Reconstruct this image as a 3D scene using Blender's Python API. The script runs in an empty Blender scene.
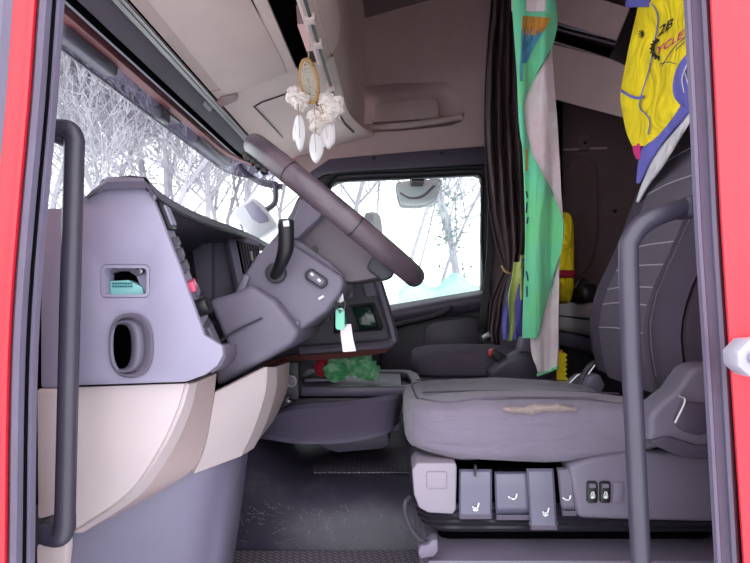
import bpy, bmesh, math, random
from mathutils import Vector, Matrix, noise
random.seed(7)
sc = bpy.context.scene
COL = sc.collection

# ------------------------------------------------------------------ camera
F, CU, CV, EYE = 560.0, 395.0, 300.0, 0.65      # focal in px, principal point, eye height above the cab floor
cam_d = bpy.data.cameras.new('camera')
cam_d.sensor_fit = 'HORIZONTAL'; cam_d.sensor_width = 36.0
cam_d.lens = 36.0 * F / 750.0
cam_d.shift_x = (375.0 - CU) / 750.0
cam_d.shift_y = (CV - 281.5) / 750.0
cam_d.clip_start = 0.02; cam_d.clip_end = 300
cam = bpy.data.objects.new('camera', cam_d)
cam.location = (0, 0, EYE); cam.rotation_euler = (math.pi / 2, 0, 0)
COL.objects.link(cam); sc.camera = cam

# ------------------------------------------------------------------ overcast sky, exposure
w = bpy.data.worlds.new('overcast_sky'); sc.world = w; w.use_nodes = True
bg = w.node_tree.nodes['Background']
bg.inputs[0].default_value = (0.94, 0.97, 1.0, 1); bg.inputs[1].default_value = 1.0
sc.view_settings.view_transform = 'Standard'
sc.view_settings.look = 'None'
sc.view_settings.exposure = 1.9
sc.view_settings.gamma = 1.0
sc.view_settings.use_curve_mapping = False

# ------------------------------------------------------------------ helpers
def P(u, v, D):
    return Vector(((u - CU) * D / F, D, EYE - (v - CV) * D / F))

def lin(c):
    c /= 255.0
    return c / 12.92 if c <= 0.04045 else ((c + 0.055) / 1.055) ** 2.4

def mat(name, rgb, rough=0.55, bump=0.0, bscale=400.0, var=0.0, vscale=8.0, metal=0.0, spec=0.5, g=0.75, rgb2=None, stretch=None, sheen=0.0, emit=0):
    m = bpy.data.materials.new(name); m.use_nodes = True
    nt = m.node_tree; b = nt.nodes['Principled BSDF']
    c = [lin(x) * g for x in rgb] + [1]
    b.inputs['Base Color'].default_value = c
    b.inputs['Roughness'].default_value = rough
    b.inputs['Metallic'].default_value = metal
    b.inputs['Specular IOR Level'].default_value = spec
    if sheen: b.inputs['Sheen Weight'].default_value = sheen
    if bump or var or rgb2:
        tc = nt.nodes.new('ShaderNodeTexCoord')
        src = tc.outputs['Object']
        if stretch:
            mp = nt.nodes.new('ShaderNodeMapping'); mp.inputs['Scale'].default_value = stretch
            nt.links.new(src, mp.inputs[0]); src = mp.outputs[0]
    if bump:
        n = nt.nodes.new('ShaderNodeTexNoise'); n.inputs['Scale'].default_value = bscale; n.inputs['Detail'].default_value = 3
        bp = nt.nodes.new('ShaderNodeBump'); bp.inputs['Strength'].default_value = bump; bp.inputs['Distance'].default_value = 0.002
        nt.links.new(src, n.inputs['Vector']); nt.links.new(n.outputs[0], bp.inputs['Height']); nt.links.new(bp.outputs[0], b.inputs['Normal'])
    if var or rgb2:
        n = nt.nodes.new('ShaderNodeTexNoise'); n.inputs['Scale'].default_value = vscale; n.inputs['Detail'].default_value = 6; n.inputs['Roughness'].default_value = 0.65
        nt.links.new(src, n.inputs['Vector'])
        r = nt.nodes.new('ShaderNodeValToRGB')
        if rgb2:
            a, z = c, [lin(x) * g for x in rgb2] + [1]; p0, p1 = 0.42, 0.62
        else:
            a = [x * (1 - var) for x in c[:3]] + [1]; z = [min(1, x * (1 + var)) for x in c[:3]] + [1]; p0, p1 = 0.3, 0.7
        r.color_ramp.elements[0].color = a; r.color_ramp.elements[0].position = p0
        r.color_ramp.elements[1].color = z; r.color_ramp.elements[1].position = p1
        nt.links.new(n.outputs[0], r.inputs[0]); nt.links.new(r.outputs[0], b.inputs['Base Color'])
    return m

def glass_mat(name, tint, gloss=0.06, rough=0.02):
    m = bpy.data.materials.new(name); m.use_nodes = True
    nt = m.node_tree; nt.nodes.clear()
    o = nt.nodes.new('ShaderNodeOutputMaterial'); mx = nt.nodes.new('ShaderNodeMixShader')
    t = nt.nodes.new('ShaderNodeBsdfTransparent'); t.inputs[0].default_value = (*tint, 1)
    gl = nt.nodes.new('ShaderNodeBsdfGlossy'); gl.inputs['Roughness'].default_value = rough
    mx.inputs[0].default_value = gloss
    nt.links.new(t.outputs[0], mx.inputs[1]); nt.links.new(gl.outputs[0], mx.inputs[2]); nt.links.new(mx.outputs[0], o.inputs[0])
    return m

M = {}
M['grey'] = mat('lavender_grey_plastic', (156, 148, 174), 0.5, 0.15, 900, 0.05, 5)
M['grey_d'] = mat('mid_grey_plastic', (112, 103, 122), 0.5, 0.2, 900, 0.06, 6)
M['dark'] = mat('dark_plum_plastic', (84, 75, 94), 0.42, 0.25, 800, 0.08, 6)
M['darker'] = mat('near_black_plastic', (48, 42, 56), 0.5, 0.25, 800, 0.1, 6)
M['black'] = mat('black_plastic', (22, 20, 26), 0.45)
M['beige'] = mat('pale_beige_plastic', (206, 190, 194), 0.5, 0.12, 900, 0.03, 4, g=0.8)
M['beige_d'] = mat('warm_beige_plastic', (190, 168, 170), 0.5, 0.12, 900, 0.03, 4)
M['liner'] = mat('beige_headliner', (240, 216, 212), 0.85, 0.2, 700, 0.05, 6, spec=0.2, g=0.92)
M['liner_d'] = mat('taupe_headliner_cloth', (200, 172, 172), 0.9, 0.25, 600, 0.06, 5, spec=0.15, g=0.8)
M['sleeper'] = mat('dark_sleeper_cloth', (128, 108, 112), 0.9, 0.25, 600, 0.08, 5, spec=0.15)
M['red'] = mat('red_body_paint', (232, 40, 56), 0.25, 0, 1, 0.06, 6, g=0.95)
M['rubber'] = mat('worn_door_rubber', (104, 95, 118), 0.6, 0.3, 300, 0.16, 30, stretch=(1, 1, 0.25))
M['rubber_d'] = mat('dark_door_rubber', (40, 36, 46), 0.6)
M['seat'] = mat('grey_seat_fabric', (126, 116, 134), 0.95, 0.5, 1200, 0.09, 9, spec=0.15, sheen=0.2)
M['seat_d'] = mat('charcoal_seat_fabric', (78, 70, 84), 0.95, 0.4, 1200, 0.07, 9, spec=0.15)
M['seat_m'] = mat('slate_seat_fabric', (104, 95, 110), 0.95, 0.4, 1200, 0.06, 12, spec=0.15)
M['thread'] = mat('pale_stitching', (172, 160, 176), 0.9)
M['wear'] = mat('frayed_foam', (150, 134, 132), 0.95, 0.8, 500, 0.25, 120)
M['lever'] = mat('satin_lavender_lever', (104, 100, 122), 0.25, 0, 1, 0.04, 20)
M['leather'] = mat('worn_wheel_leather', (98, 82, 92), 0.35, 0.2, 500, 0.0, 9, rgb2=(66, 56, 68))
M['metal'] = mat('brushed_steel', (170, 165, 175), 0.35, 0, 1, metal=0.9)
M['silver'] = mat('silver_strip', (214, 208, 212), 0.3, metal=0.4)
M['white'] = mat('white_print', (240, 240, 245), 0.6, g=0.9)
M['paper'] = mat('white_paper', (236, 226, 236), 0.8, g=0.9)
M['towel_g'] = mat('green_towel_pile', (126, 224, 158), 1.0, 0.35, 500, 0.0, 3, rgb2=(120, 222, 190), g=0.88, spec=0.05, sheen=0.3)
M['towel_w'] = mat('pale_towel_reverse', (232, 226, 230), 1.0, 0.35, 500, 0.0, 5, rgb2=(228, 196, 208), g=0.95, spec=0.05, sheen=0.3)
M['blue'] = mat('print_sky_blue', (96, 168, 216), 0.9); M['teal'] = mat('print_teal', (50, 120, 130), 0.9)
M['orange'] = mat('print_orange', (240, 160, 60), 0.9); M['navy'] = mat('print_navy', (40, 60, 110), 0.9)
M['jy'] = mat('yellow_jersey_cloth', (250, 222, 40), 0.8, 0.3, 900, 0.04, 6, spec=0.2, g=0.9)
M['jb'] = mat('violet_blue_cloth', (120, 116, 206), 0.8, 0.3, 900, 0.05, 6, spec=0.2)
M['jw'] = mat('white_cloth', (226, 220, 226), 0.85, 0.3, 900, 0.04, 8, spec=0.2, g=0.85)
M['pink'] = mat('magenta_print', (226, 40, 130), 0.8); M['ink'] = mat('black_print', (24, 24, 28), 0.8)
M['lime'] = mat('yellow_green_cloth', (206, 222, 130), 0.85, 0.3, 900, 0.06, 12)
M['curtain'] = mat('dark_brown_curtain', (112, 95, 100), 0.95, 0.4, 600, 0.1, 10, spec=0.1)
M['cord'] = mat('tan_cord', (206, 164, 110), 0.9)
M['wicker'] = mat('tan_wound_ring', (222, 172, 112), 0.8, 0.8, 300, 0.2, 90)
M['net'] = mat('off_white_thread', (228, 216, 200), 0.9)
M['feather'] = mat('white_feather', (250, 246, 250), 0.9, g=0.95)
M['down'] = mat('cream_down', (250, 240, 236), 0.95, 0, 1, 0.04, 60, g=0.97)
M['tarp'] = mat('turquoise_tarp', (176, 218, 212), 0.7, 0.6, 6, 0.1, 2)
M['snow'] = mat('patchy_snow_ground', (232, 234, 238), 0.95, 0, 1, 0.0, 0.8, rgb2=(196, 196, 198), g=1.0)
M['bark'] = mat('grey_winter_bark', (164, 158, 168), 0.95, 0, 1, 0.12, 3, g=1.0)
M['ivy'] = mat('dull_ivy_leaf', (120, 130, 128), 0.9, 0, 1, 0.2, 4, g=1.0)
M['wood'] = mat('red_brown_trim', (112, 66, 62), 0.4)
M['key_tag'] = mat('mint_plastic_tag', (130, 220, 190), 0.35)
M['rose'] = mat('crimson_cloth', (180, 24, 56), 0.8, 0.3, 300, 0.15, 40)
M['leaf'] = mat('green_cloth_leaf', (58, 150, 96), 0.75, 0.3, 300, 0.0, 30, rgb2=(150, 200, 160))
M['redlens'] = mat('pink_red_button', (240, 90, 130), 0.3)
M['redbtn'] = mat('red_button', (210, 50, 50), 0.4)
M['pcb'] = mat('mint_connector', (150, 214, 214), 0.5)
M['mirror'] = mat('mirror_glass', (235, 240, 245), 0.05, metal=1.0, g=0.95)
M['pale'] = mat('pale_grey_housing', (200, 198, 206), 0.5, g=0.9)
M['hub'] = mat('dark_hub_plastic', (86, 73, 84), 0.4, 0.15, 900, 0.05, 6)
M['handle'] = mat('worn_handle_rubber', (68, 62, 78), 0.4, 0.2, 400, 0.1, 14)
M['kick'] = mat('scuffed_kick_plastic', (130, 123, 148), 0.42, 0.15, 700, 0.08, 4)
M['console'] = mat('plum_console_plastic', (112, 102, 126), 0.42, 0.2, 800, 0.06, 6)
M['red_shaded'] = mat('shaded_red_roof_edge', (150, 70, 78), 0.5)  # body red with the shade behind the visor put into its colour
M['module'] = mat('pinkish_grey_plastic', (146, 135, 150), 0.45, 0.15, 900, 0.04, 6)
M['bright'] = mat('painted_mirror_reflection', (250, 252, 255), 0.3, g=1.0)  # white base colour stands in for the mirror's reflection of outdoors
M['gloss'] = mat('black_bellows_rubber', (40, 36, 46), 0.3)
M['mattress'] = mat('light_grey_mattress_cover', (206, 192, 198), 0.95, 0.4, 900, 0.05, 8, spec=0.1)
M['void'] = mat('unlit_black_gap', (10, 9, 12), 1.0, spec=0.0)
M['striker'] = mat('satin_grey_striker', (176, 170, 186), 0.45)
M['mat'] = None
M['glass'] = glass_mat('clear_window_glass', (0.90, 0.94, 0.93), 0.03)
M['smoke'] = glass_mat('smoked_visor_sheet', (0.36, 0.34, 0.42), 0.03)
M['screen'] = mat('glass_green_reflection', (30, 60, 54), 0.12)  # green tint paints a reflection onto the dark pocket glass

def add_folds(key, scale, dist, stretch):
    """coarse cloth creases under the fine weave"""
    nt = M[key].node_tree; b = nt.nodes['Principled BSDF']
    tc = nt.nodes.new('ShaderNodeTexCoord'); mp = nt.nodes.new('ShaderNodeMapping'); mp.inputs['Scale'].default_value = stretch; mp.inputs['Rotation'].default_value = (0, .5, .3)
    n = nt.nodes.new('ShaderNodeTexNoise'); n.inputs['Scale'].default_value = scale; n.inputs['Detail'].default_value = 2.5; n.inputs['Distortion'].default_value = .6
    bp = nt.nodes.new('ShaderNodeBump'); bp.inputs['Strength'].default_value = .8; bp.inputs['Distance'].default_value = dist
    nt.links.new(tc.outputs['Object'], mp.inputs[0]); nt.links.new(mp.outputs[0], n.inputs['Vector']); nt.links.new(n.outputs[0], bp.inputs['Height'])
    old = b.inputs['Normal'].links
    if old: nt.links.new(old[0].from_socket, bp.inputs['Normal'])
    nt.links.new(bp.outputs[0], b.inputs['Normal'])
add_folds('seat', 9, .012, (1, 1, 3.5)); add_folds('jy', 14, .04, (1.6, 1, .7)); add_folds('jb', 14, .03, (1.6, 1, .7)); add_folds('jw', 14, .03, (1.6, 1, .7))
add_folds('towel_g', 7, .03, (2, 1, .4)); add_folds('towel_w', 7, .03, (2, 1, .4)); add_folds('curtain', 9, .03, (2, 1, .35))

def tread_mat(name, rgb, scale, rot=0.6, scratch=False, rgb2=(150, 140, 150)):
    m = mat(name, rgb, 0.42); nt = m.node_tree; b = nt.nodes['Principled BSDF']
    tc = nt.nodes.new('ShaderNodeTexCoord'); mp = nt.nodes.new('ShaderNodeMapping')
    mp.inputs['Rotation'].default_value = (0, 0, rot)
    nt.links.new(tc.outputs['Object'], mp.inputs[0])
    bp = nt.nodes.new('ShaderNodeBump'); bp.inputs['Strength'].default_value = 0.9; bp.inputs['Distance'].default_value = 0.004
    if scale:
        br = nt.nodes.new('ShaderNodeTexBrick'); br.inputs['Scale'].default_value = scale; br.inputs['Mortar Size'].default_value = 0.06
        br.inputs['Mortar Smooth'].default_value = 0.5
        nt.links.new(mp.outputs[0], br.inputs['Vector']); nt.links.new(br.outputs['Fac'], bp.inputs['Height'])
        bp.invert = True
    n = nt.nodes.new('ShaderNodeTexNoise'); n.inputs['Scale'].default_value = 7; n.inputs['Detail'].default_value = 8; n.inputs['Roughness'].default_value = 0.75
    nt.links.new(tc.outputs['Object'], n.inputs['Vector'])
    r = nt.nodes.new('ShaderNodeValToRGB'); r.color_ramp.elements[0].position = 0.5; r.color_ramp.elements[1].position = 0.85
    r.color_ramp.elements[0].color = [lin(x) * .75 for x in rgb] + [1]; r.color_ramp.elements[1].color = [lin(x) * .75 for x in rgb2] + [1]
    nt.links.new(n.outputs[0], r.inputs[0]); nt.links.new(r.outputs[0], b.inputs['Base Color'])
    if scale:
        nt.links.new(bp.outputs[0], b.inputs['Normal'])
        mx = nt.nodes.new('ShaderNodeMix'); mx.data_type = 'RGBA'; mx.blend_type = 'MULTIPLY'; mx.inputs[7].default_value = (.35, .33, .38, 1)
        nt.links.new(br.outputs['Fac'], mx.inputs[0]); nt.links.new(r.outputs[0], mx.inputs[6]); nt.links.new(mx.outputs[2], b.inputs['Base Color'])
    return m
M['mat'] = tread_mat('ribbed_floor_rubber', (205, 194, 208), 22, rgb2=(226, 216, 226))
M['tunnel'] = tread_mat('scuffed_tunnel_rubber', (78, 70, 90), 0, rgb2=(128, 120, 136))
M['tread'] = tread_mat('studded_tunnel_mat', (122, 112, 128), 26, 0.75)

def shade(me, ang=0.6):
    bm = bmesh.new(); bm.from_mesh(me)
    for f in bm.faces: f.smooth = True
    for e in bm.edges:
        e.smooth = len(e.link_faces) != 2 or e.calc_face_angle(0) < ang
    bm.to_mesh(me); bm.free()

def root_of(o):
    while o.parent: o = o.parent
    return o

def tag(o, label=None, cat=None, group=None, kind=None):
    if label: o['label'] = label
    if cat: o['category'] = cat
    if group: o['group'] = group
    if kind: o['kind'] = kind
    return o

def obj(name, bm, m, parent=None, smooth=True, ang=0.6, norm=True):
    """link a bmesh (or a list of bmeshes merged into one part) as one mesh object"""
    if norm: bmesh.ops.recalc_face_normals(bm, faces=bm.faces)
    me = bpy.data.meshes.new(name); 
    if parent is not None:
        off = root_of(parent).location.copy()
    else:
        xs = [v.co.x for v in bm.verts]; ys = [v.co.y for v in bm.verts]; zs = [v.co.z for v in bm.verts]
        off = Vector(((min(xs) + max(xs)) / 2, (min(ys) + max(ys)) / 2, min(zs)))
    bmesh.ops.translate(bm, verts=bm.verts, vec=-off)
    bm.to_mesh(me); bm.free()
    if smooth: shade(me, ang)
    mats = m if isinstance(m, (list, tuple)) else [m]
    for k in mats: me.materials.append(M[k])
    o = bpy.data.objects.new(name, me); COL.objects.link(o)
    if parent is not None: o.parent = parent
    else: o.location = off
    return o

def thing(name, label, cat, loc=(0, 0, 0), group=None):
    o = bpy.data.objects.new(name, None); COL.objects.link(o); o.location = loc; o.empty_display_size = 0.05
    bpy.context.view_layer.update()
    return tag(o, label, cat, group)

def struct(name, bm, m, parent=None, **k):
    o = obj(name, bm, m, parent, **k)
    if parent is None: o['kind'] = 'structure'
    return o

def N(): return bmesh.new()

def bevel(bm, wdt, seg=2, ang=0.5, edges=None):
    if not wdt: return bm
    es = edges or [e for e in bm.edges if len(e.link_faces) == 2 and e.calc_face_angle(0) > ang]
    if es: bmesh.ops.bevel(bm, geom=es, offset=wdt, segments=seg, profile=0.5, affect='EDGES', clamp_overlap=True)
    return bm

def merge(a, b):
    me = bpy.data.meshes.new('tmp'); b.to_mesh(me); b.free(); a.from_mesh(me); bpy.data.meshes.remove(me); return a

def box(x0, x1, y0, y1, z0, z1, bv=0.0, seg=2):
    bm = N(); bmesh.ops.create_cube(bm, size=1)
    for v in bm.verts:
        v.co = Vector((x0 if v.co.x < 0 else x1, y0 if v.co.y < 0 else y1, z0 if v.co.z < 0 else z1))
    return bevel(bm, bv, seg)

def spline(pts, n):
    """Catmull-Rom through pts (tuples), n samples"""
    pts = [Vector(p) for p in pts]
    if len(pts) == 2: return [pts[0].lerp(pts[1], i / (n - 1)) for i in range(n)]
    out = []; m = len(pts) - 1
    for i in range(n):
        t = i / (n - 1) * m; k = min(int(t), m - 1); t -= k
        p1, p2 = pts[k], pts[k + 1]
        p0 = pts[k - 1] if k else p1 * 2 - p2
        p3 = pts[k + 2] if k + 2 <= m else p2 * 2 - p1
        out.append(0.5 * ((2 * p1) + (p2 - p0) * t + (2 * p0 - 5 * p1 + 4 * p2 - p3) * t * t + (3 * p1 - p0 - 3 * p2 + p3) * t ** 3))
    return out

def smoothpoly(pts, n):
    """closed smooth outline"""
    k = len(pts); pts = [Vector(p) for p in pts]; out = []
    for i in range(n):
        t = i / n * k; a = int(t); t -= a
        p0, p1, p2, p3 = pts[(a - 1) % k], pts[a % k], pts[(a + 1) % k], pts[(a + 2) % k]
        out.append(0.5 * ((2 * p1) + (p2 - p0) * t + (2 * p0 - 5 * p1 + 4 * p2 - p3) * t * t + (3 * p1 - p0 - 3 * p2 + p3) * t ** 3))
    return out

def rrect(u0, v0, u1, v1, r, n=4):
    out = []
    for (cx, cy, a0) in ((u1 - r, v0 + r, -90), (u1 - r, v1 - r, 0), (u0 + r, v1 - r, 90), (u0 + r, v0 + r, 180)):
        for i in range(n + 1):
            a = math.radians(a0 + 90 * i / n); out.append((cx + r * math.cos(a), cy + r * math.sin(a)))
    return out

def plate(outline, holes, fn, ext):
    """flat plate: outline + holes (2D lists), fn maps (a,b)->Vector, extruded by vector ext"""
    bm = N(); es = []
    for lp in [outline] + list(holes):
        vs = [bm.verts.new(fn(*p)) for p in lp]
        for i in range(len(vs)): es.append(bm.edges.new((vs[i], vs[(i + 1) % len(vs)])))
    nrm = Vector(ext).normalized()
    if holes:
        bmesh.ops.triangle_fill(bm, edges=es, use_beauty=True, use_dissolve=False, normal=nrm)
    else:
        bm.faces.new(bm.verts)
    r = bmesh.ops.extrude_face_region(bm, geom=bm.faces[:])
    bmesh.ops.translate(bm, verts=[g for g in r['geom'] if isinstance(g, bmesh.types.BMVert)], vec=Vector(ext))
    bmesh.ops.recalc_face_normals(bm, faces=bm.faces)
    return bm

def prism(poly, D0, D1, bv=0.0, seg=2, holes=(), D=None):
    """polygon in photo pixels placed at distance D0 (XZ plane), extruded straight back to D1"""
    d = D or D0
    def fn(u, v):
        p = P(u, v, d); p.y = D0; return p
    bm = plate(poly, holes, fn, (0, D1 - D0, 0))
    return bevel(bm, bv, seg, 0.7)

def grid(rows, thick=0.0, close=False):
    bm = N(); vs = [[bm.verts.new(p) for p in r] for r in rows]
    n = len(rows[0])
    for i in range(len(rows) - 1):
        for j in range(n if close else n - 1):
            bm.faces.new((vs[i][j], vs[i][(j + 1) % n], vs[i + 1][(j + 1) % n], vs[i + 1][j]))
    bmesh.ops.recalc_face_normals(bm, faces=bm.faces)
    if thick: bmesh.ops.solidify(bm, geom=bm.faces[:], thickness=thick)
    return bm

def cols(columns, n, thick=0.0, m=None):
    """columns: lists of (u,v,D) px polylines; a smooth surface across them"""
    cc = [spline([P(*p) for p in c], n) for c in columns]
    rows = [[c[i] for c in cc] for i in range(n)]
    if m: rows = [spline(r, m) for r in rows]
    return grid(rows, thick)

def tube(pts, r, seg=10, n=None, cap=True, radii=None):
    if n: pts = spline(pts, n)
    pts = [Vector(p) for p in pts]; bm = N(); rings = []
    t0 = (pts[1] - pts[0]).normalized()
    up = Vector((0, 0, 1)) if abs(t0.z) < 0.9 else Vector((1, 0, 0))
    nx = t0.cross(up).normalized()
    for i, p in enumerate(pts):
        t = (pts[min(i + 1, len(pts) - 1)] - pts[max(i - 1, 0)]).normalized()
        nx = (nx - t * nx.dot(t)).normalized(); ny = t.cross(nx)
        rr = radii[i] if radii else r
        rings.append([bm.verts.new(p + (nx * math.cos(2 * math.pi * k / seg) + ny * math.sin(2 * math.pi * k / seg)) * rr) for k in range(seg)])
    for i in range(len(rings) - 1):
        for k in range(seg):
            bm.faces.new((rings[i][k], rings[i][(k + 1) % seg], rings[i + 1][(k + 1) % seg], rings[i + 1][k]))
    if cap:
        bm.faces.new(rings[0][::-1]); bm.faces.new(rings[-1])
    return bm

def sweep_v(line, prof, n=12):
    """sweep an XY profile (closed list of dx,dy metres) along a vertical line of 3D points"""
    pts = spline(line, n)
    return_rows = [[p + Vector((a, b, 0)) for a, b in prof] for p in pts]
    bm = grid(return_rows, 0, True)
    for r in (bm.verts[:len(prof)], bm.verts[-len(prof):]): bm.faces.new(r)
    return bm

def disc(c, axis, r, h, seg=20, bv=0.0):
    axis = Vector(axis).normalized(); c = Vector(c)
    bm = N(); bmesh.ops.create_cone(bm, cap_ends=True, segments=seg, radius1=r, radius2=r, depth=h)
    q = Vector((0, 0, 1)).rotation_difference(axis).to_matrix().to_4x4()
    bmesh.ops.transform(bm, matrix=Matrix.Translation(c) @ q, verts=bm.verts)
    return bevel(bm, bv, 2, 0.7)

def pillow(x0, x1, y0, y1, z0, z1, e=0.35, n=28, m=16, f=None):
    """super-ellipsoid cushion"""
    def s(v, k): return math.copysign(abs(v) ** k, v)
    c = Vector(((x0 + x1) / 2, (y0 + y1) / 2, (z0 + z1) / 2)); h = Vector(((x1 - x0) / 2, (y1 - y0) / 2, (z1 - z0) / 2))
    rows = []
    for i in range(m + 1):
        a = -math.pi / 2 + math.pi * (0.004 + 0.992 * i / m); r = []
        for j in range(n):
            b = 2 * math.pi * j / n
            p = Vector((s(math.cos(a), e) * s(math.cos(b), e * .8), s(math.cos(a), e) * s(math.sin(b), e * .8), s(math.sin(a), e)))
            p = Vector((p.x * h.x, p.y * h.y, p.z * h.z)) + c
            r.append(f(p) if f else p)
        rows.append(r)
    bm = grid(rows, 0, True)
    bm.verts.ensure_lookup_table()
    bm.faces.new(bm.verts[:n]); bm.faces.new(bm.verts[-n:])
    return bm

def strokes(lines, fn, wd, bm=None):
    """flat strokes in a 2D plane mapped by fn"""
    bm = bm or N()
    for ln in lines:
        for (a, b) in zip(ln[:-1], ln[1:]):
            a = Vector(a); b = Vector(b); d = (b - a).normalized() * wd / 2; nn = Vector((-d.y, d.x))
            bm.faces.new([bm.verts.new(fn(*q)) for q in (a - d + nn, b + d + nn, b + d - nn, a - d - nn)])
    return bm

def text_bm(txt, fn, size, shear=0.0, extrude=0):
    c = bpy.data.curves.new('txt', 'FONT'); c.body = txt; c.size = size; c.shear = shear; c.resolution_u = 3; c.offset = size * .022
    o = bpy.data.objects.new('txt', c); COL.objects.link(o)
    dg = bpy.context.evaluated_depsgraph_get(); dg.update()
    me = bpy.data.meshes.new_from_object(o.evaluated_get(dg))
    bm = N(); bm.from_mesh(me); bpy.data.meshes.remove(me)
    bpy.data.objects.remove(o); bpy.data.curves.remove(c)
    bmesh.ops.subdivide_edges(bm, edges=[e for e in bm.edges if e.calc_length() > size * 0.3], cuts=2)
    for v in bm.verts: v.co = fn(v.co.x, v.co.y)
    return bm

# ================================================================== OUTSIDE
GZ = -1.35
def ground_bm():
    rows = []
    for j in range(41):
        y = -25 + 85 * j / 40; r = []
        for i in range(41):
            x = -45 + 90 * i / 40
            z = GZ + 0.25 * noise.noise((x * .2, y * .2, 0))
            if y > 8: z += min(1, (y - 8) / 4) * (2.0 + 0.5 * noise.noise((x * .3, y * .3, 3)))
            if abs(x) < 4 and y < 6: z = GZ
            r.append((x, y, z))
        rows.append(r)
    return grid(rows)
struct('floor_outside_ground', ground_bm(), 'snow')

def ground_z(x, y):
    return GZ + (min(1, (y - 8) / 4) * 1.9 if y > 8 else 0)

def tree(x, y, hgt, seed, name, label, group=None, lean=0.0, r0=0.09, dens=1.0, ivy=False):
    rnd = random.Random(seed); V = []; Fc = []; leafV = []; leafF = []
    def seg(a, b, ra, rb):
        d = (b - a).normalized(); up = Vector((0, 0, 1)) if abs(d.z) < .9 else Vector((1, 0, 0))
        n1 = d.cross(up).normalized(); n2 = d.cross(n1); k = 4 if ra < .03 else 6; i0 = len(V)
        for p, r in ((a, ra), (b, rb)):
            for q in range(k):
                t = 2 * math.pi * q / k; V.append(p + (n1 * math.cos(t) + n2 * math.sin(t)) * r)
        for q in range(k): Fc.append((i0 + q, i0 + (q + 1) % k, i0 + k + (q + 1) % k, i0 + k + q))
    def grow(p, d, L, r, lvl):
        n = 5 if lvl < 2 else 3
        for i in range(n):
            d = (d + Vector((rnd.gauss(0, .13), rnd.gauss(0, .13), rnd.gauss(0.03, .08)))).normalized()
            q = p + d * (L / n); r2 = r * (0.86 if lvl else 0.84)
            seg(p, q, r, r2)
            if ivy and lvl <= 1:
                for _ in range(60):
                    c = p.lerp(q, rnd.random()) + Vector((rnd.gauss(0, .16), rnd.gauss(0, .16), rnd.gauss(0, .12))); s = rnd.uniform(.03, .06)
                    e1 = Vector((rnd.gauss(0, 1), rnd.gauss(0, 1), rnd.gauss(0, 1))).normalized(); e2 = e1.orthogonal().normalized(); i0 = len(leafV)
                    leafV.extend([c + e1 * s, c + e2 * s * .7, c - e1 * s, c - e2 * s * .7]); leafF.append((i0, i0 + 1, i0 + 2, i0 + 3))
            if lvl < 4 and (lvl > 0 or i > 0) and len(Fc) < 60000:
                for _ in range(2 if rnd.random() < dens * .95 else 1):
                    ax = Vector((rnd.gauss(0, 1), rnd.gauss(0, 1), rnd.gauss(0.35, .4))).normalized()
                    grow(q, (d * .75 + ax * .75).normalized(), L * rnd.uniform(.42, .62), max(r2 * .5, .0065), lvl + 1)
            p, r = q, r2
    base = Vector((x, y, ground_z(x, y) - .1))
    grow(base, Vector((lean, 0, 1)).normalized(), hgt * .62, r0, 0)
    t = thing(name, label, 'tree', base, group)
    def mk(nm, VV, FF, mm):
        me = bpy.data.meshes.new(nm); me.from_pydata([v - base for v in VV], [], FF); me.materials.append(M[mm])
        o = bpy.data.objects.new(nm, me); COL.objects.link(o); o.parent = t; return o
    mk('branches', V, Fc, 'bark')
    if leafV: mk('ivy_leaves', leafV, leafF, 'ivy')

for i, (u, D, h) in enumerate([(70, 11, 9), (108, 13, 11), (140, 10.5, 8.5), (172, 14, 11), (200, 12, 9.5), (228, 15, 11), (258, 13, 10), (285, 16, 11), (30, 12, 10), (90, 16, 12), (155, 18, 12), (212, 18, 12)] + [(62 + 24 * k, 15 + 2.5 * (k % 3), 11) for k in range(10)]):
    tree(P(u, 0, D).x, D, h, 100 + i, 'bare_tree', 'bare grey winter tree seen through the windscreen', 'winter trees seen through the windscreen', random.uniform(-.1, .1), 0.07 + .02 * random.random(), 1.0)
tree(P(478, 0, 10.5).x, 10.5, 8, 501, 'ivy_clad_tree', 'ivy-clad leaning tree at the right of the passenger window', None, -.28, .10, .8, True)
tree(P(402, 0, 12).x, 12, 9, 512, 'slender_tree', 'slender bare tree below the mirror in the passenger window', None, .05, .06, .8)
tree(P(435, 0, 15).x, 15, 10, 523, 'distant_tree', 'faint bare tree in the middle of the passenger window', None, .1, .06, .9)
for k, u in enumerate((340, 372, 418, 456)):
    tree(P(u, 0, 19).x, 19 + k % 2, 10, 700 + k, 'far_tree', 'faint far bare tree beyond the passenger window', 'far trees beyond the passenger window', 0, .05, 1.0)
tree(P(350, 0, 12).x, 12, 9, 534, 'branching_tree', 'bare tree leaning in at the left of the passenger window', None, .2, .08, .9)

def tarp_bm():
    rows = []
    for i in range(9):
        r = []
        for j in range(15):
            u = 398 + 92 * j / 14; D = 9.0 + i * .22
            p = P(u, 300, D); p.z = 0.62 + 0.52 * math.sin(math.pi * (i + 1) / 10) * (0.75 + .25 * math.sin(j * .9)) * min(1, (j + 1) / 3) + .06 * noise.noise((j * .7, i * .7, 1))
            r.append(p)
        rows.append(r)
    for k in (0, -1):
        rows[k] = [Vector((p.x, p.y, 0.45)) for p in rows[k]]
    return grid(rows, 0.02)
tag(obj('tarpaulin', tarp_bm(), 'tarp'), 'turquoise tarpaulin over a heap outside the passenger window', 'tarpaulin')

# ================================================================== CAB SHELL
DW = 2.88   # inner face of the far (passenger) side
struct('floor', box(-.9, 1.3, .70, 2.97, -.06, 0), 'darker')
struct('ceiling', box(-.95, 1.36, .60, 3.0, 2.28, 2.33), 'liner_d')
struct('wall_rear', box(1.30, 1.36, .60, 3.0, -.06, 2.30), 'sleeper')
struct('wall_front', box(-.98, -.90, .66, 2.98, -.06, .72), 'darker')

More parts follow.
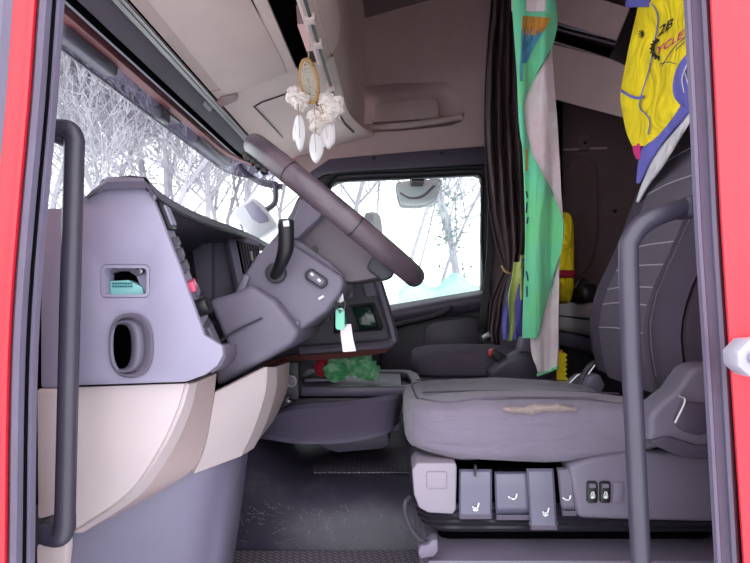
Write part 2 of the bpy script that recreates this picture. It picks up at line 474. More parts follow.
# far side: headliner panel with pocket, rail, sleeper side, door with window
def FW(u, v): return P(u, v, DW)
pocket = [(352, 92), (365, 86), (400, 83), (444, 82), (456, 87), (463, 100), (465, 112), (461, 122), (450, 126), (400, 131), (364, 133), (352, 128)]
hl = plate([(296, 182), (306, 174), (330, 159), (485, 147), (500, 146), (500, -10), (440, -3), (345, 24), (300, 20), (270, 24), (296, 100)], [pocket], FW, (0, .02, 0))
wall_far = struct('wall_passenger_side', bevel(hl, .0, 2), 'liner_d')
def pocket_bm():
    op = [FW(*p) for p in pocket]
    c = sum(op, Vector()) / len(op)
    rows = [[p + Vector((0, 0.0, 0)) for p in op],
            [c + (p - c) * .985 + Vector((0, .02, 0)) for p in op],
            [c + Vector(((p - c).x * .93, .07, (p - c).z * .88)) for p in op],
            [c + Vector(((p - c).x * .86, .095, (p - c).z * .7)) for p in op]]
    bm = grid(rows, 0, True); bm.verts.ensure_lookup_table(); bm.faces.new(bm.verts[-len(op):]); return bm
struct('storage_pocket', pocket_bm(), 'liner_d', wall_far, ang=1.0)
struct('pocket_lip', tube([FW(356, 128) + Vector((0, -.002, 0)), FW(400, 126) + Vector((0, -.004, 0)), FW(440, 121) + Vector((0, -.004, 0)), FW(462, 117) + Vector((0, -.002, 0))], .016, 10, 14), 'liner_d', wall_far)
struct('pocket_shelf', prism([(372, 107), (380, 102), (432, 98), (438, 100), (440, 118), (372, 123)], DW + .045, DW + .08, .01), 'liner_d', wall_far)
# cove from side to roof
cove = grid([[P(u, v, DW) for u, v in ((200, 24), (345, 24), (440, -3), (500, -10), (660, -30))],
             [P(u, v - 30, DW) - Vector((0, .06, 0)) for u, v in ((200, 24), (345, 24), (440, -3), (500, -10), (660, -30))],
             [Vector((P(u, v, DW).x, DW - .35, 2.28)) for u, v in ((200, 24), (345, 24), (440, -3), (500, -10), (660, -30))]])
struct('ceiling_cove', cove, 'sleeper')
rail = plate([(300, 182), (312, 172), (330, 160), (420, 152), (486, 147), (486, 165), (420, 169), (345, 173), (325, 176), (306, 186)], [], FW, (0, .03, 0))
bmesh.ops.translate(rail, verts=rail.verts, vec=(0, -.025, 0)); bevel(rail, .006)
tr = struct('trim_1', rail, 'dark')
for (u, v) in ((374, 158.5), (441, 153.5)):
    struct('screw', disc(P(u, v, DW - .026), (0, 1, 0), .010, .008, 12, .002), 'black', tr)
# black door seal under the rail
struct('trim_2', tube([P(322, 192, DW - .01), P(331, 178, DW - .01), P(345, 172.5, DW - .01), P(420, 169.5, DW - .01), P(476, 167, DW - .01), P(487, 172, DW - .01), P(489, 200, DW - .01), P(488, 300, DW - .01)], .013, 8, 40), 'black')
# door
win = [(318, 330), (322, 250), (326, 200), (331, 186), (341, 180.5), (420, 177), (474, 174.5), (480, 177), (482, 184), (481.5, 240), (481, 291.5), (450, 297), (386, 309)]
door = thing('door_1', None, None, P(420, 460, DW)); door['kind'] = 'structure'
obj('door_frame', plate([(308, 470), (310, 185), (330, 171), (480, 166), (488, 170), (492, 300), (492, 470)], [win], FW, (0, .05, 0)), 'darker', door)
obj('window_seal', tube([P(u, v, DW - .004) for u, v in win[1:]], .009, 8, 60), 'black', door)
obj('door_sill', cols([[(376, 309, DW - .0), (376, 316, DW - .05), (376, 322, DW - .05), (376, 330, DW - .03)], [(450, 296.5, DW), (450, 302, DW - .05), (450, 309, DW - .05), (450, 314, DW - .03)], [(490, 290, DW), (490, 295, DW - .05), (490, 302, DW - .05), (490, 306, DW - .03)]], 10, .01), 'dark', door)
obj('grab_bar', tube([P(380, 331, DW - .03), P(392, 326, DW - .07), (P(430, 317, DW - .07)), P(448, 310, DW - .07), P(452, 304, DW - .03)], .014, 10, 24), 'darker', door)
obj('door_card', prism(rrect(380, 316, 486, 462, 16), DW - .035, DW + .0, .012), 'darker', door)
obj('door_pocket_panel', prism(smoothpoly([(428, 325), (455, 319), (474, 319), (480, 335), (482, 362), (470, 372), (440, 372), (425, 350)], 28), DW - .05, DW - .02, .008), 'dark', door)
win_o = plate([(u * 1, v) for u, v in win], [], lambda u, v: P(u, v, DW + .02), (0, .004, 0))
struct('window_1', win_o, 'glass')
# sleeper side wall
sl = plate([(492, 480), (492, 300), (484, 146), (500, 146), (500, -10), (660, -30), (660, 480)], [], FW, (0, .03, 0))
ws = struct('wall_sleeper_side', sl, 'sleeper')
obj('moulded_panel', prism(smoothpoly([(572, 160), (590, 158), (598, 175), (598, 230), (590, 265), (575, 280), (562, 270), (560, 200)], 30), DW - .02, DW + .01, .012), 'sleeper', ws)
obj('clip', prism(rrect(580, 134, 590, 150, 2), DW - .03, DW, .003), 'sleeper', ws)
obj('clip_hole', disc(P(585, 143, DW - .031), (0, 1, 0), .009, .006, 10), 'black', ws)
obj('rail', tube([P(556, 150, DW - .015), P(607, 148, DW - .015)], .006, 8), 'liner_d', ws)
obj('stud', disc(P(615, 211, DW - .004), (0, 1, 0), .008, .01, 10), 'black', ws)

struct('wall_passenger_foot', plate([(190, 296), (312, 296), (312, 470), (190, 470)], [], lambda u, v: P(u, v, DW + .01), (0, .03, 0)), 'darker')

# windscreen in plan: (D, X) samples, raked
PLAN = [(.72, -.46), (.80, -.58), (.95, -.68), (1.2, -.715), (1.6, -.74), (2.0, -.74), (2.4, -.72), (2.65, -.68), (2.82, -.58), (2.92, -.44)]
def ws_pt(i, t, dx=0):  # t 0 top..1 bottom
    D, X = PLAN[i]
    return Vector((X - .17 * t + dx, D, EYE + .72 - .74 * t))
rows = []
for t in (0, .2, .4, .6, .8, 1):
    rows.append(spline([ws_pt(i, t) for i in range(len(PLAN))], 40))
struct('window_2', grid(rows), 'glass')

# header strip over the windscreen and the silver edge
def along(prof, D0, D1, n=12, thick=0.0, bow=None):
    """loft an XZ profile (relative to the eye) along Y"""
    rows = []
    for k in range(n + 1):
        D = D0 + (D1 - D0) * k / n
        b = bow(D) if bow else 0
        rows.append([Vector((x + b, D, EYE + z)) for x, z in prof])
    return grid(rows, thick)
def bow(D):    # header follows the windscreen round the far and the near corner
    t = max(0, (D - 2.45) / .43); s = max(0, (1.0 - D) / .3)
    return .14 * t * t + .1 * s * s
oc = thing('overhead_console', 'beige overhead storage console with silver edge strip above the windscreen', 'console', (-.45, 1.8, EYE + .66))
obj('header_strip', along([(-.735, .66), (-.70, .652), (-.692, .66), (-.673, .712), (-.68, .73), (-.74, .73)], .72, 2.87, 24, 0, bow), 'grey_d', oc)
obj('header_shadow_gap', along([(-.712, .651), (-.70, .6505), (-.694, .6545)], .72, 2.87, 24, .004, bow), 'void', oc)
obj('silver_strip', along([(-.676, .712), (-.668, .709), (-.664, .716), (-.670, .722)], .72, 2.82, 24, .002, lambda D: bow(D) * .9), 'silver', oc)
obj('silver_strip', along([(-.662, .720), (-.656, .718), (-.653, .723), (-.658, .728)], .72, 2.82, 24, .002, lambda D: bow(D) * .9), 'silver', oc)
obj('black_groove', along([(-.672, .724), (-.645, .727)], .72, 2.82, 24, .004, lambda D: bow(D) * .9 + .004), 'void', oc)
# soffit panels
def bw(D): return bow(D) * .8
obj('soffit_panel', along([(-.648, .722), (-.60, .737), (-.55, .752), (-.45, .782), (-.385, .80), (-.38, .83), (-.62, .78)], .72, 1.945, 10, 0), 'liner', oc)
def SOF(u, v, off=0.0):
    """point of the console's sloping underside seen at a pixel"""
    k = .294; D = (.722 + .648 * k) / (-(v - CV) / F - k * (u - CU) / F)
    return P(u, v, D) + Vector((0, 0, -off))
obj('raised_lid', bevel(plate([(-15, -200), (221, 88), (224.5, 91.5), (230, 91.5), (287, 71), (284, 61), (150, -200)], [], lambda u, v: SOF(u, v, .009), (0, 0, .008)), .004), 'liner', oc)
obj('soffit_panel', along([(-.648, .722), (-.55, .752), (-.45, .782), (-.36, .808), (-.29, .826), (-.23, .838), (-.215, .85), (-.23, .88), (-.62, .80)], 1.95, 2.87, 14, 0, bw), 'liner', oc)
obj('lid_groove', tube([SOF(309, 166, .001), SOF(281, 135, .001), SOF(254, 106.5, .001), SOF(262, 102, .001), SOF(300, 89, .001), SOF(318, 97, .001)], .0028, 6), 'darker', oc)
obj('lid_groove', tube([SOF(150, 50, .001), SOF(186, 96, .001)], .001, 6), 'liner_d', oc)
obj('finger_pull', bevel(plate([(216, 101), (221, 96.5), (235, 93.5), (238, 95), (237, 99), (222, 105.5)], [], lambda u, v: SOF(u, v, .006), (0, 0, .006)), .001), 'liner_d', oc)
obj('reading_lamp', bevel(plate([(201, 100), (205, 97.5), (212, 104), (208, 107)], [], lambda u, v: SOF(u, v, .022), (0, 0, .01)), .001), 'pale', oc)
# slot and shelf
obj('slot_edge', along([(-.378, .796), (-.370, .797), (-.345, .806), (-.34, .83), (-.378, .83)], .72, 1.95, 10), 'liner', oc)
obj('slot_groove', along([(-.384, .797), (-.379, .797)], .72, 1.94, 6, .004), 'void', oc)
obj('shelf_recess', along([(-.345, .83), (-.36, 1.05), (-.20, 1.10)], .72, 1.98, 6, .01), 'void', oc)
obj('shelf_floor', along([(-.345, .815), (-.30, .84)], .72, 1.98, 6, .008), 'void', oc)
obj('rear_lip', along([(-.272, .826), (-.262, .820), (-.245, .824), (-.236, .835), (-.20, .90), (-.19, .98), (-.25, .98)], .72, 1.96, 10, .006), 'liner', oc)
obj('roller_track', along([(-.252, .822), (-.243, .826)], .72, 2.74, 16, .006, lambda D: 0 if D < 1.96 else bow(D) * .7), 'black', oc)
for y in (1.3, 1.62, 1.78, 2.15):
    obj('track_clip', box(-.262, -.232, y, y + .035, EYE + .812, EYE + .834, .004), 'liner', oc)
obj('rear_face', along([(-.235, .85), (-.228, .92), (-.225, 1.05), (-.225, 1.35), (-.225, 1.62)], .72, 2.88, 16, .01, lambda D: .06 * max(0, (D - 2.6) / .28) ** 2), 'liner', oc)

# near side: red body pillars, rubbers, sill and roof edge
def vline(pairs, D): return [P(u, v, D) for u, v in pairs]
LP = [(38, 0), (31, 100), (22, 200), (14, 300), (10, 400), (8, 563)]
def ext(l, a, b):  # extend a line past the frame
    (u0, v0), (u1, v1) = l[0], l[1]; (u2, v2), (u3, v3) = l[-2], l[-1]
    return [(u0 + (u0 - u1) * a / (v1 - v0), v0 - a)] + l + [(u3 + (u3 - u2) * b / (v3 - v2), v3 + b)]
LPx = ext(LP, 340, 260)
def pil(line, du, D, prof, m, name, k):
    """upright strip along a leaning line; prof = (dx, dy) in metres, its returns swept outward by k per metre of depth"""
    struct(name, sweep_v([P(u + du, v, D) for u, v in line], [(x + k * max(0, y), y) for x, y in prof], 18), m)
pil(LPx, 0, .62, [(-.20, .09), (-.20, -.004), (-.034, -.016), (-.022, -.016), (-.014, -.010), (-.010, .0), (-.004, .004), (0, .012), (0, .09)], 'red', 'trim_3', -.72)
pil(LPx, 1, .635, [(-.004, .07), (-.004, .01), (.0, -.002), (.005, -.006), (.011, -.004), (.015, .004), (.016, .012), (.016, .07)], 'rubber', 'trim_4', -.72)
pil(LPx, 12, .655, [(-.002, .05), (-.002, .006), (.010, .006), (.010, .05)], 'rubber_d', 'trim_5', -.72)
pil(LPx, 19, .65, [(-.001, .08), (-.001, .004), (.002, -.004), (.006, -.004), (.0095, .003), (.0100, .08)], 'rubber', 'trim_6', -.72)
pil(LPx, -40, .60, [(-.06, .05), (-.06, .0), (.010, -.006), (.016, .0), (.016, .02)], 'rubber', 'trim_13', -.7)
RP = ext([(683, 0), (689, 114), (694, 228), (702, 350), (708, 456), (714, 563)], 340, 260)
RQ = ext([(709, 0), (714.5, 114), (720, 228), (728, 350), (735, 456), (742, 563)], 340, 260)
pil(RP, 0, .66, [(0, .06), (0, .004), (.003, -.003), (.007, -.003), (.0095, .003), (.019, .005), (.022, .0), (.026, -.002), (.030, .002), (.034, .06)], 'rubber', 'trim_7', .62)
pil(RQ, 0, .64, [(0, .08), (.0, .008), (.003, .0), (.010, -.004), (.016, -.014), (.03, -.022), (.30, -.03), (.30, .08)], 'red', 'trim_8', .66)
struct('wall_near_rear', box(.60, 1.34, .66, .74, -.06, 2.30), 'red')
struct('wall_near_header', box(-.7, .6, .64, .74, 1.55, 2.30), 'red')
lk = thing('door_striker', 'grey chamfered door latch striker on the red pillar', 'striker', P(752, 380, .62))
obj('striker_plate', prism([(737, 352), (749, 340), (770, 338), (775, 360), (768, 380), (750, 377), (738, 367)], .595, .625, .004), 'striker', lk)
obj('striker_bolt', disc(P(756, 358, .592), (0, 1, 0), .008, .012, 12, .002), 'grey', lk)
# near front pillar inner trim strips
struct('trim_9', prism([(40, 208), (62, 208), (62, 388), (40, 388)], .80, .82, .004), 'grey')
bt = N()
merge(bt, prism([(36, 389), (58, 388), (58, 514), (37, 520)], .80, .82, .004)); 
struct('trim_10', bt, 'beige')
struct('trim_11', prism([(36, 545), (66, 541), (66, 552), (63, 580), (55, 620), (36, 640)], .82, .84, .004), 'beige')
struct('trim_12', prism([(30, 505), (60, 505), (60, 560), (30, 560)], .86, .87), 'black')

# grab handles
gh = thing('grab_handle', 'long grey tubular grab handle on the windscreen pillar beside the dashboard', 'handle', P(52, 535, .74))
obj('tube', tube([P(46, 130, .74), P(60, 129, .735), P(70, 131, .735), P(74.5, 141, .735), P(74, 160, .735), P(69, 350, .735), P(65.5, 500, .735), P(64, 528, .735), P(60, 537, .735), P(48, 536, .74)], .0125, 14, 70), 'handle', gh)
obj('mount', prism(rrect(37, 524, 56, 546, 4), .73, .78, .004), 'handle', gh)
obj('mount', prism(rrect(48, 119, 61, 141, 3), .73, .76, .004), 'handle', gh)
gh2 = thing('grab_handle', 'bent tubular grab handle crossing in front of the driver seat backrest', 'handle', P(641, 600, .74))
obj('tube', tube([P(702, 204, .74), P(680, 209, .735), P(660, 215, .73), P(643, 224, .73), P(632, 238, .73), P(628.5, 256, .73), P(631, 350, .73), P(636, 460, .73), P(641, 563, .73), P(645, 640, .73), P(655, 660, .73), P(700, 668, .74)], .0128, 14, 80), 'handle', gh2)
obj('mount', prism(rrect(690, 194, 704, 216, 4), .72, .76, .003), 'handle', gh2)

# ================================================================== DASHBOARD
db = thing('dashboard', 'wraparound truck dashboard, lavender grey end panel above pale beige lower panels', 'dashboard', (-.45, 1.4, .0))
sock = rrect(101, 265, 149, 297, 5); oval = [(131 + 21 * math.copysign(abs(math.cos(a)) ** .8, math.cos(a)), 345.5 + 31 * math.copysign(abs(math.sin(a)) ** .8, math.sin(a))) for a in [2 * math.pi * i / 28 for i in range(28)]]
endp = [(60, 207), (84, 197), (108, 187.5), (146, 187), (153, 200), (162, 222), (180, 268), (204, 335), (222, 346), (223, 355), (217, 366), (205, 375), (186, 382), (60, 386)]
ep = prism(endp, .83, .842, .0, 2, [sock, oval])
obj('end_panel', bevel(ep, .0025, 2, 1.0), 'grey', db)
# fuse recess with connector
rc = obj('socket_recess', bevel(prism(rrect(99, 263, 151, 299, 6), .865, .93), 0), 'void', db)
obj('socket_rim', plate(rrect(101, 265, 149, 297, 5), [rrect(104, 268, 146.5, 294.5, 4)], lambda u, v: P(u, v, .829), (0, .03, 0)), 'grey', db)
cn = obj('connector', prism([(110, 281), (128, 280), (142, 287), (144, 295), (110, 295.5)], .845, .865, .001), 'pcb', db)
for i in range(8):
    for j in range(2):
        obj('pin', prism([(112 + i * 2.6, 282.5 + j * 3), (113.6 + i * 2.6, 282.5 + j * 3), (113.6 + i * 2.6, 284.3 + j * 3), (112 + i * 2.6, 284.3 + j * 3)], .843, .846), 'teal', cn)
obj('bracket', prism([(104, 268), (146, 268), (146, 274), (136, 276), (128, 271), (118, 271), (104, 276)], .848, .86, .001), 'grey_d', db)
obj('screw_boss', disc(P(141, 271, .845), (0, 1, 0), .005, .012, 12, .001), 'metal', db)
obj('bracket', prism([(136, 276), (146, 274), (147, 292), (143, 292)], .85, .862, .001), 'grey', db)
# oval cable gaiter
def oval_ring(cx, cy, rx, ry, D, n=28):
    return [P(cx + rx * math.copysign(abs(math.cos(a)) ** .8, math.cos(a)), cy + ry * math.copysign(abs(math.sin(a)) ** .8, math.sin(a)), D) for a in [2 * math.pi * i / n for i in range(n)]]
g_rows = [oval_ring(*q) for q in ((131, 345.5, 22.5, 32.5, .828), (130, 345.5, 21, 31, .823), (128.5, 346, 18, 28.5, .826), (127, 346, 17, 28, .838), (126, 346, 15.5, 27, .836), (124.5, 346.5, 14, 26, .833), (123, 346.5, 12, 24.5, .834), (121.5, 346.5, 10, 22.5, .843), (121.5, 346.5, 9.6, 22, .90))]
ga = obj('oval_gaiter', grid(g_rows, 0, True), 'grey_d', db, ang=1.2)
obj('gaiter_back', prism([(105, 318), (140, 318), (140, 375), (105, 375)], .895, .91), 'void', db)
# top pad along the screen
topedge = [(150, 182, .83), (161, 193.5, .88), (175, 203.5, .95), (188, 210.5, 1.03), (202, 217, 1.12), (220, 224, 1.25), (240, 231, 1.45), (258, 239, 1.75), (272, 246, 2.1)]
te = spline([P(*p) for p in topedge], 24)
rows = []
for p in te:
    y = p.y
    s = max(0, min(1, (1.1 - y) / .27))
    rows.append([Vector((x, y, z)) for x, z in ((-.60 + .10 * s, .74), (p.x - .12 + .05 * s, p.z + .004), (p.x - .03, p.z + .010), (p.x - .006, p.z + .007), (p.x, p.z), (p.x - .004, p.z - .010), (p.x - .02, p.z - .016), (p.x - .12, p.z - .03), (-.60 + .10 * s, p.z - .08))])
obj('top_pad', grid(rows), 'grey_d', db)
obj('top_cap', cols([[(82, 201, .82), (83, 199, .84), (88, 196, .95)], [(84, 198, .82), (93, 189, .82), (97, 186, .95)], [(108, 188.5, .82), (107, 178, .82), (110, 177, .95)], [(128, 188.5, .82), (127, 177, .82), (128, 177, .95)], [(147, 188, .82), (143, 178, .82), (144, 180, .95)], [(153, 200, .82), (151, 187, .83), (150, 184, .95)]], 8, .006), 'grey_d', db)
obj('hood_lip', tube([p + Vector((-.003, 0, -.011)) for p in te], .0035, 6), 'darker', db)
# deck from pad to glass
obj('deck', along([(-.95, .06), (-.92, .10), (-.58, .10), (-.55, .06)], .78, 2.9, 4), 'dark', db)
# cheek with switches behind the end panel
ck = [[(149, 192, .835), (165, 232, .835), (184, 286, .835), (204, 338, .835), (212, 352, .835)], [(164, 204, .96), (175, 233, .96), (191, 275, .96), (212, 326, .96), (224, 352, .96)]]
cheek = obj('switch_cheek', cols(ck, 16, .012), 'grey', db)
def CK(s, t, off=0.0):  # s along, t across
    a = spline([P(*p) for p in ck[0]], 41); b = spline([P(*p) for p in ck[1]], 41)
    k = min(40, max(0, s * 40)); i = min(39, int(k)); f = k - i
    A = a[i].lerp(a[i + 1], f); B = b[i].lerp(b[i + 1], f)
    d = (a[i + 1] - a[i]).normalized(); nrm = Vector((-d.z, 0, d.x)); nrm = nrm if nrm.x > 0 else -nrm
    return A.lerp(B, t) + nrm * off
def ckpatch(s0, s1, t0, t1, off, m, name, par=None, bv=.002):
    q = [CK(s0, t0), CK(s0, t1), CK(s1, t1), CK(s1, t0)]; nn = CK(s0, t0, 1) - CK(s0, t0)
    bm = N(); a = [bm.verts.new(p) for p in q]; b = [bm.verts.new(p + nn * off) for p in q]
    bm.faces.new(a); bm.faces.new(b)
    for i in range(4): bm.faces.new((a[i], a[(i + 1) % 4], b[(i + 1) % 4], b[i]))
    bmesh.ops.recalc_face_normals(bm, faces=bm.faces); bevel(bm, bv, 2)
    return obj(name, bm, m, par or db)
ckpatch(.06, .24, .2, .8, .008, 'black', 'side_vent'); ckpatch(.08, .22, .3, .7, .012, 'grey', 'vent_tab')
for s in (.28, .345, .41): ckpatch(s, s + .05, .25, .75, .007, 'dark', 'rocker_switch')
ckpatch(.50, .545, .15, .5, .012, 'redlens', 'lamp_button')
obj('light_knob', disc(CK(.62, .3, .01), CK(.6, .3, 1) - CK(.6, .3), .014, .022, 18, .003), 'black', db)
for s in (.54, .60): ckpatch(s, s + .045, .62, .92, .007, 'grey_d', 'push_button')
ckpatch(.70, .93, .1, .9, .003, 'dark', 'coin_tray'); ckpatch(.72, .92, .35, .8, .006, 'grey_d', 'tray_floor')
obj('lower_corner', prism([(205, 347), (225, 346), (226, 358), (222, 366), (212, 374), (206, 372)], .90, .97, .006), 'grey_d', db)
# instrument recess: back, side wall, vent unit
obj('instrument_panel', along([(-.575, .13), (-.545, -.06), (-.40, -.10), (-.36, -.16)], .92, 1.56, 6, .02), 'darker', db)
obj('recess_wall', prism([(150, 215), (225, 230), (232, 262), (238, 290), (215, 300), (150, 300)], 1.56, 1.60, .004), 'grey', db)
obj('recess_wall_seam', tube([P(213, 233, 1.558), P(213.5, 262, 1.558), P(213, 290, 1.558)], .0025, 6, 8), 'black', db)
obj('recess_block', prism([(172, 262), (192, 234), (212, 238), (212, 300), (176, 300)], 1.535, 1.565, .006), 'grey', db)
vp = [P(227, 232, 1.50), P(259, 243, 1.56), P(264, 282, 1.54), P(240, 292, 1.48)]
def vmap(a, b, off=0):
    p = vp[0].lerp(vp[1], a).lerp(vp[3].lerp(vp[2], a), b); n = (vp[1] - vp[0]).cross(vp[3] - vp[0]).normalized()
    if n.y > 0: n = -n
    return p + n * off
def vbox(a0, a1, b0, b1, o0, o1, bv=.002):
    bm = N(); f = [[bm.verts.new(vmap(a, b, o)) for a, b in ((a0, b0), (a1, b0), (a1, b1), (a0, b1))] for o in (o0, o1)]
    bm.faces.new(f[0]); bm.faces.new(f[1])
    for i in range(4): bm.faces.new((f[0][i], f[0][(i + 1) % 4], f[1][(i + 1) % 4], f[1][i]))
    bmesh.ops.recalc_face_normals(bm, faces=bm.faces); return bevel(bm, bv, 2)
vent = obj('air_vent', vbox(0, 1, -.02, 1, -.03, .0), 'grey', db)
obj('vent_mouth', vbox(.24, .96, .10, .72, -.01, .003), 'void', vent)
for i in range(7): obj('slat', vbox(.29 + i * .092, .325 + i * .092, .11, .71, .0, .008, .001), 'grey_d', vent)
obj('vent_tab', vbox(.55, .63, .3, .5, .005, .016, .002), 'silver', vent)
obj('rocker_switch', vbox(.4, .6, .78, .92, .0, .007), 'black', vent)
# main body behind everything, passenger side
obj('body_core', along([(-.88, .07), (-.58, .085), (-.585, -.20), (-.55, -.34), (-.60, -.60), (-.88, -.60)], .90, 1.6, 2), 'darker', db)
obj('passenger_fascia', along([(-.90, .08), (-.46, .10), (-.36, .06), (-.28, -.06), (-.26, -.22), (-.34, -.30), (-.90, -.30)], 2.05, 2.86, 4), 'dark', db)
# centre stack, turned to the driver
cs_poly = [(232, 262), (300, 262), (372, 274), (378, 283), (392, 334), (391, 341), (384, 345), (302, 353), (262, 362), (225, 385), (215, 300)]
pk = [(334, 307), (374, 303), (383, 327), (381, 330), (334, 333)]
pk2 = [(300, 305), (330, 307), (330, 333), (296, 338)]
obj('centre_stack', bevel(prism(cs_poly, 1.62, 1.66, 0, 2, [pk]), .004, 2, 1.0), 'darker', db)
obj('stack_body', bevel(prism([(232, 255), (300, 262), (371, 276), (389, 334), (386, 340), (302, 349), (225, 370)], 1.70, 2.1), 0), 'darker', db)
obj('stack_edge', tube([P(374, 275, 1.615), P(379, 285, 1.61), P(393, 334, 1.61), P(392, 341, 1.61), P(384, 345, 1.61), P(340, 348, 1.61), P(300, 351, 1.61)], .014, 8, 40), 'dark', db)
obj('wood_trim', cols([[(262, 362, 1.61), (262, 367, 1.62)], [(300, 354, 1.61), (300, 359, 1.62)], [(345, 351, 1.61), (345, 356, 1.62)], [(388, 346, 1.61), (386, 350, 1.62)]], 4, .01, 14), 'wood', db)
obj('pocket_glass', prism([(352, 308), (372, 306), (378, 328), (360, 330)], 1.675, 1.69, .003), 'screen', db)
obj('button_panel', prism([(340, 281), (352, 281), (354, 298), (340, 298)], 1.607, 1.625, .003), 'dark', db)
obj('button_panel', prism([(362, 281), (373, 282), (378, 296), (365, 297)], 1.607, 1.625, .003), 'dark', db)
for q in ((318, 322), (312, 328), (327, 318)): obj('control_knob', disc(P(q[0], q[1], 1.605), (0, 1, 0), .011, .024, 14, .002), 'black', db)
obj('button_strip', prism([(306, 310), (332, 306), (332, 312), (306, 316)], 1.608, 1.625, .002), 'dark', db)
# beige lower panels
A = [(58, 387.5, .85), (58, 420, .85), (58, 460, .85), (58, 495, .86), (58, 532, .87)]
B = [(186, 383, .85), (178, 410, .85), (160, 448, .85), (128, 492, .86), (74, 529, .87)]
C = [(194, 381, .875), (187, 410, .875), (169, 450, .875), (137, 493, .88), (82, 529, .88)]
E = [(213, 373, .95), (210, 400, .95), (203, 440, .95), (190, 468, .94), (150, 493, .92)]
obj('lower_panel', cols([A, B], 20, .006), 'beige', db)
obj('lower_panel_crease', cols([B, C], 20, .006), 'beige', db)
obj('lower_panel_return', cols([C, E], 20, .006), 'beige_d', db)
Fc_ = [(213, 392, .955), (209, 415, .955), (203, 445, .955), (192, 472, .955)]
G_ = [(264, 367, 1.05), (262, 393, 1.05), (252, 425, 1.05), (238, 455, 1.04)]
H_ = [(274, 367, 1.12), (273, 390, 1.12), (263, 422, 1.12), (251, 447, 1.1)]
I_ = [(287, 362, 1.30), (285, 388, 1.30), (272, 418, 1.30), (256, 439, 1.25)]
obj('knee_panel', cols([Fc_, G_], 14, .006), 'beige', db)
obj('knee_panel_edge', cols([G_, H_], 14, .006), 'beige', db)
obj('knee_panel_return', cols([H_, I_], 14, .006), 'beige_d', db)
obj('finger_recess', cols([[(150, 484, .905), (160, 472, .905)], [(168, 474, .91), (176, 462, .91)], [(186, 462, .925), (190, 452, .925)]], 5, .002), 'liner', db)
obj('kick_panel', cols([[(58, 530, .90), (58, 600, .92), (58, 690, .95)], [(130, 495, .93), (128, 580, .95), (125, 690, .97)], [(195, 468, .97), (185, 540, .98), (172, 690, 1.0)], [(222, 458, 1.02), (208, 540, 1.02), (195, 690, 1.04)], [(240, 450, 1.10), (226, 540, 1.08), (205, 690, 1.06)], [(246, 448, 1.25), (234, 540, 1.25), (210, 690, 1.2)]], 14, .006, 30), 'kick', db)
# column cover between dash and steering column
obj('column_cover', bevel(prism([(207, 300), (238, 291), (250, 284), (275, 300), (300, 332), (292, 345), (262, 362), (216, 388), (213, 366), (226, 358), (226, 345)], 1.04, 1.36), .012, 3), 'grey_d', db)
obj('cover_seam', tube([P(216, 345, 1.036), P(232, 333, 1.036), P(262, 318, 1.036)], .002, 6, 8), 'darker', db)
# ignition side plate and small dials under the dash
obj('dial_plate', prism([(285, 363), (298, 362), (299, 398), (283, 408), (278, 404)], 1.45, 1.50, .004), 'darker', db)
obj('dial', disc(P(291, 381, 1.445), (0, 1, 0), .017, .012, 18, .003), 'grey_d', db)
obj('dial_ring', tube([P(291, 381, 1.437) + Vector((.013 * math.cos(a), 0, .013 * math.sin(a))) for a in [i * math.pi / 8 for i in range(17)]], .002, 6), 'silver', db)
obj('bleed_cock', disc(P(289, 399, 1.44), (0, 1, 0), .007, .03, 12, .001), 'metal', db)
obj('bleed_cock_lever', tube([P(289, 399, 1.425), P(297, 401, 1.42)], .004, 8), 'black', db)

# ------------------------------------------------------------------ steering column and wheel
sco = thing('steering_column', 'grey steering column housing with stalk and rocker switch below the wheel', 'steering column', P(290, 335, 1.15))
obj('housing', bevel(prism([(240, 290), (245, 272), (256, 256), (272, 240), (284, 238), (343, 276), (344, 284), (340, 294), (326, 312), (296, 334), (284, 336), (262, 322), (246, 312)], 1.08, 1.32), .014, 3), 'grey_d', sco)
obj('housing_band', bevel(prism([(234, 293), (244, 273), (250, 276), (243, 296), (257, 308), (284, 322), (300, 320), (297, 336), (286, 340), (256, 322), (240, 311)], 1.07, 1.33), .005, 2), 'grey_d', sco)
obj('housing_shoulder', prism([(256, 257), (275, 236), (300, 198), (306, 204), (296, 238), (330, 262), (345, 276), (342, 280), (284, 242), (262, 262)], 1.11, 1.30, .008), 'grey_d', sco)
stb = obj('stalk_socket', disc(P(276, 273, 1.075), (0, 1, 0), .020, .016, 24, .004), 'darker', sco)
st = obj('stalk', tube([P(274, 276, 1.075), P(278, 270, 1.05), P(283, 258, 1.03), P(286, 246, 1.02), P(286, 226, 1.01), P(286, 220, 1.01)], .01, 14, 26, True, [.009 + .0055 * min(1, i / 14) - (.004 if i > 24 else 0) for i in range(26)]), 'black', sco)
obj('stalk_button', prism([(282.5, 221), (288.5, 220), (289.5, 226), (283.5, 227)], .994, 1.0, .001), 'pale', st)
sw = obj('switch_bezel', bevel(prism([(305, 272), (311, 268), (327, 279), (327, 285), (321, 289), (305, 279)], 1.068, 1.085), .003), 'darker', sco)
obj('rocker', bevel(prism([(307.5, 273), (311.5, 270.5), (324.5, 280), (324, 284), (320, 286), (307.5, 278)], 1.063, 1.075), .003), 'grey_d', sw)
obj('rocker_mark', prism([(310, 273.5), (312, 272.5), (314, 275), (312, 276)], 1.0615, 1.064), 'white', sw)
obj('rocker_mark', prism([(317, 279.5), (319, 278.5), (321, 281), (319, 282)], 1.0615, 1.064), 'white', sw)
obj('badge', prism([(318, 298), (323, 295), (324, 297), (319, 300)], 1.077, 1.082), 'silver', sco)
ign = obj('ignition_lock', disc(P(339, 301, 1.16), (.25, -.9, -.35), .016, .05, 18, .003), 'black', sco)

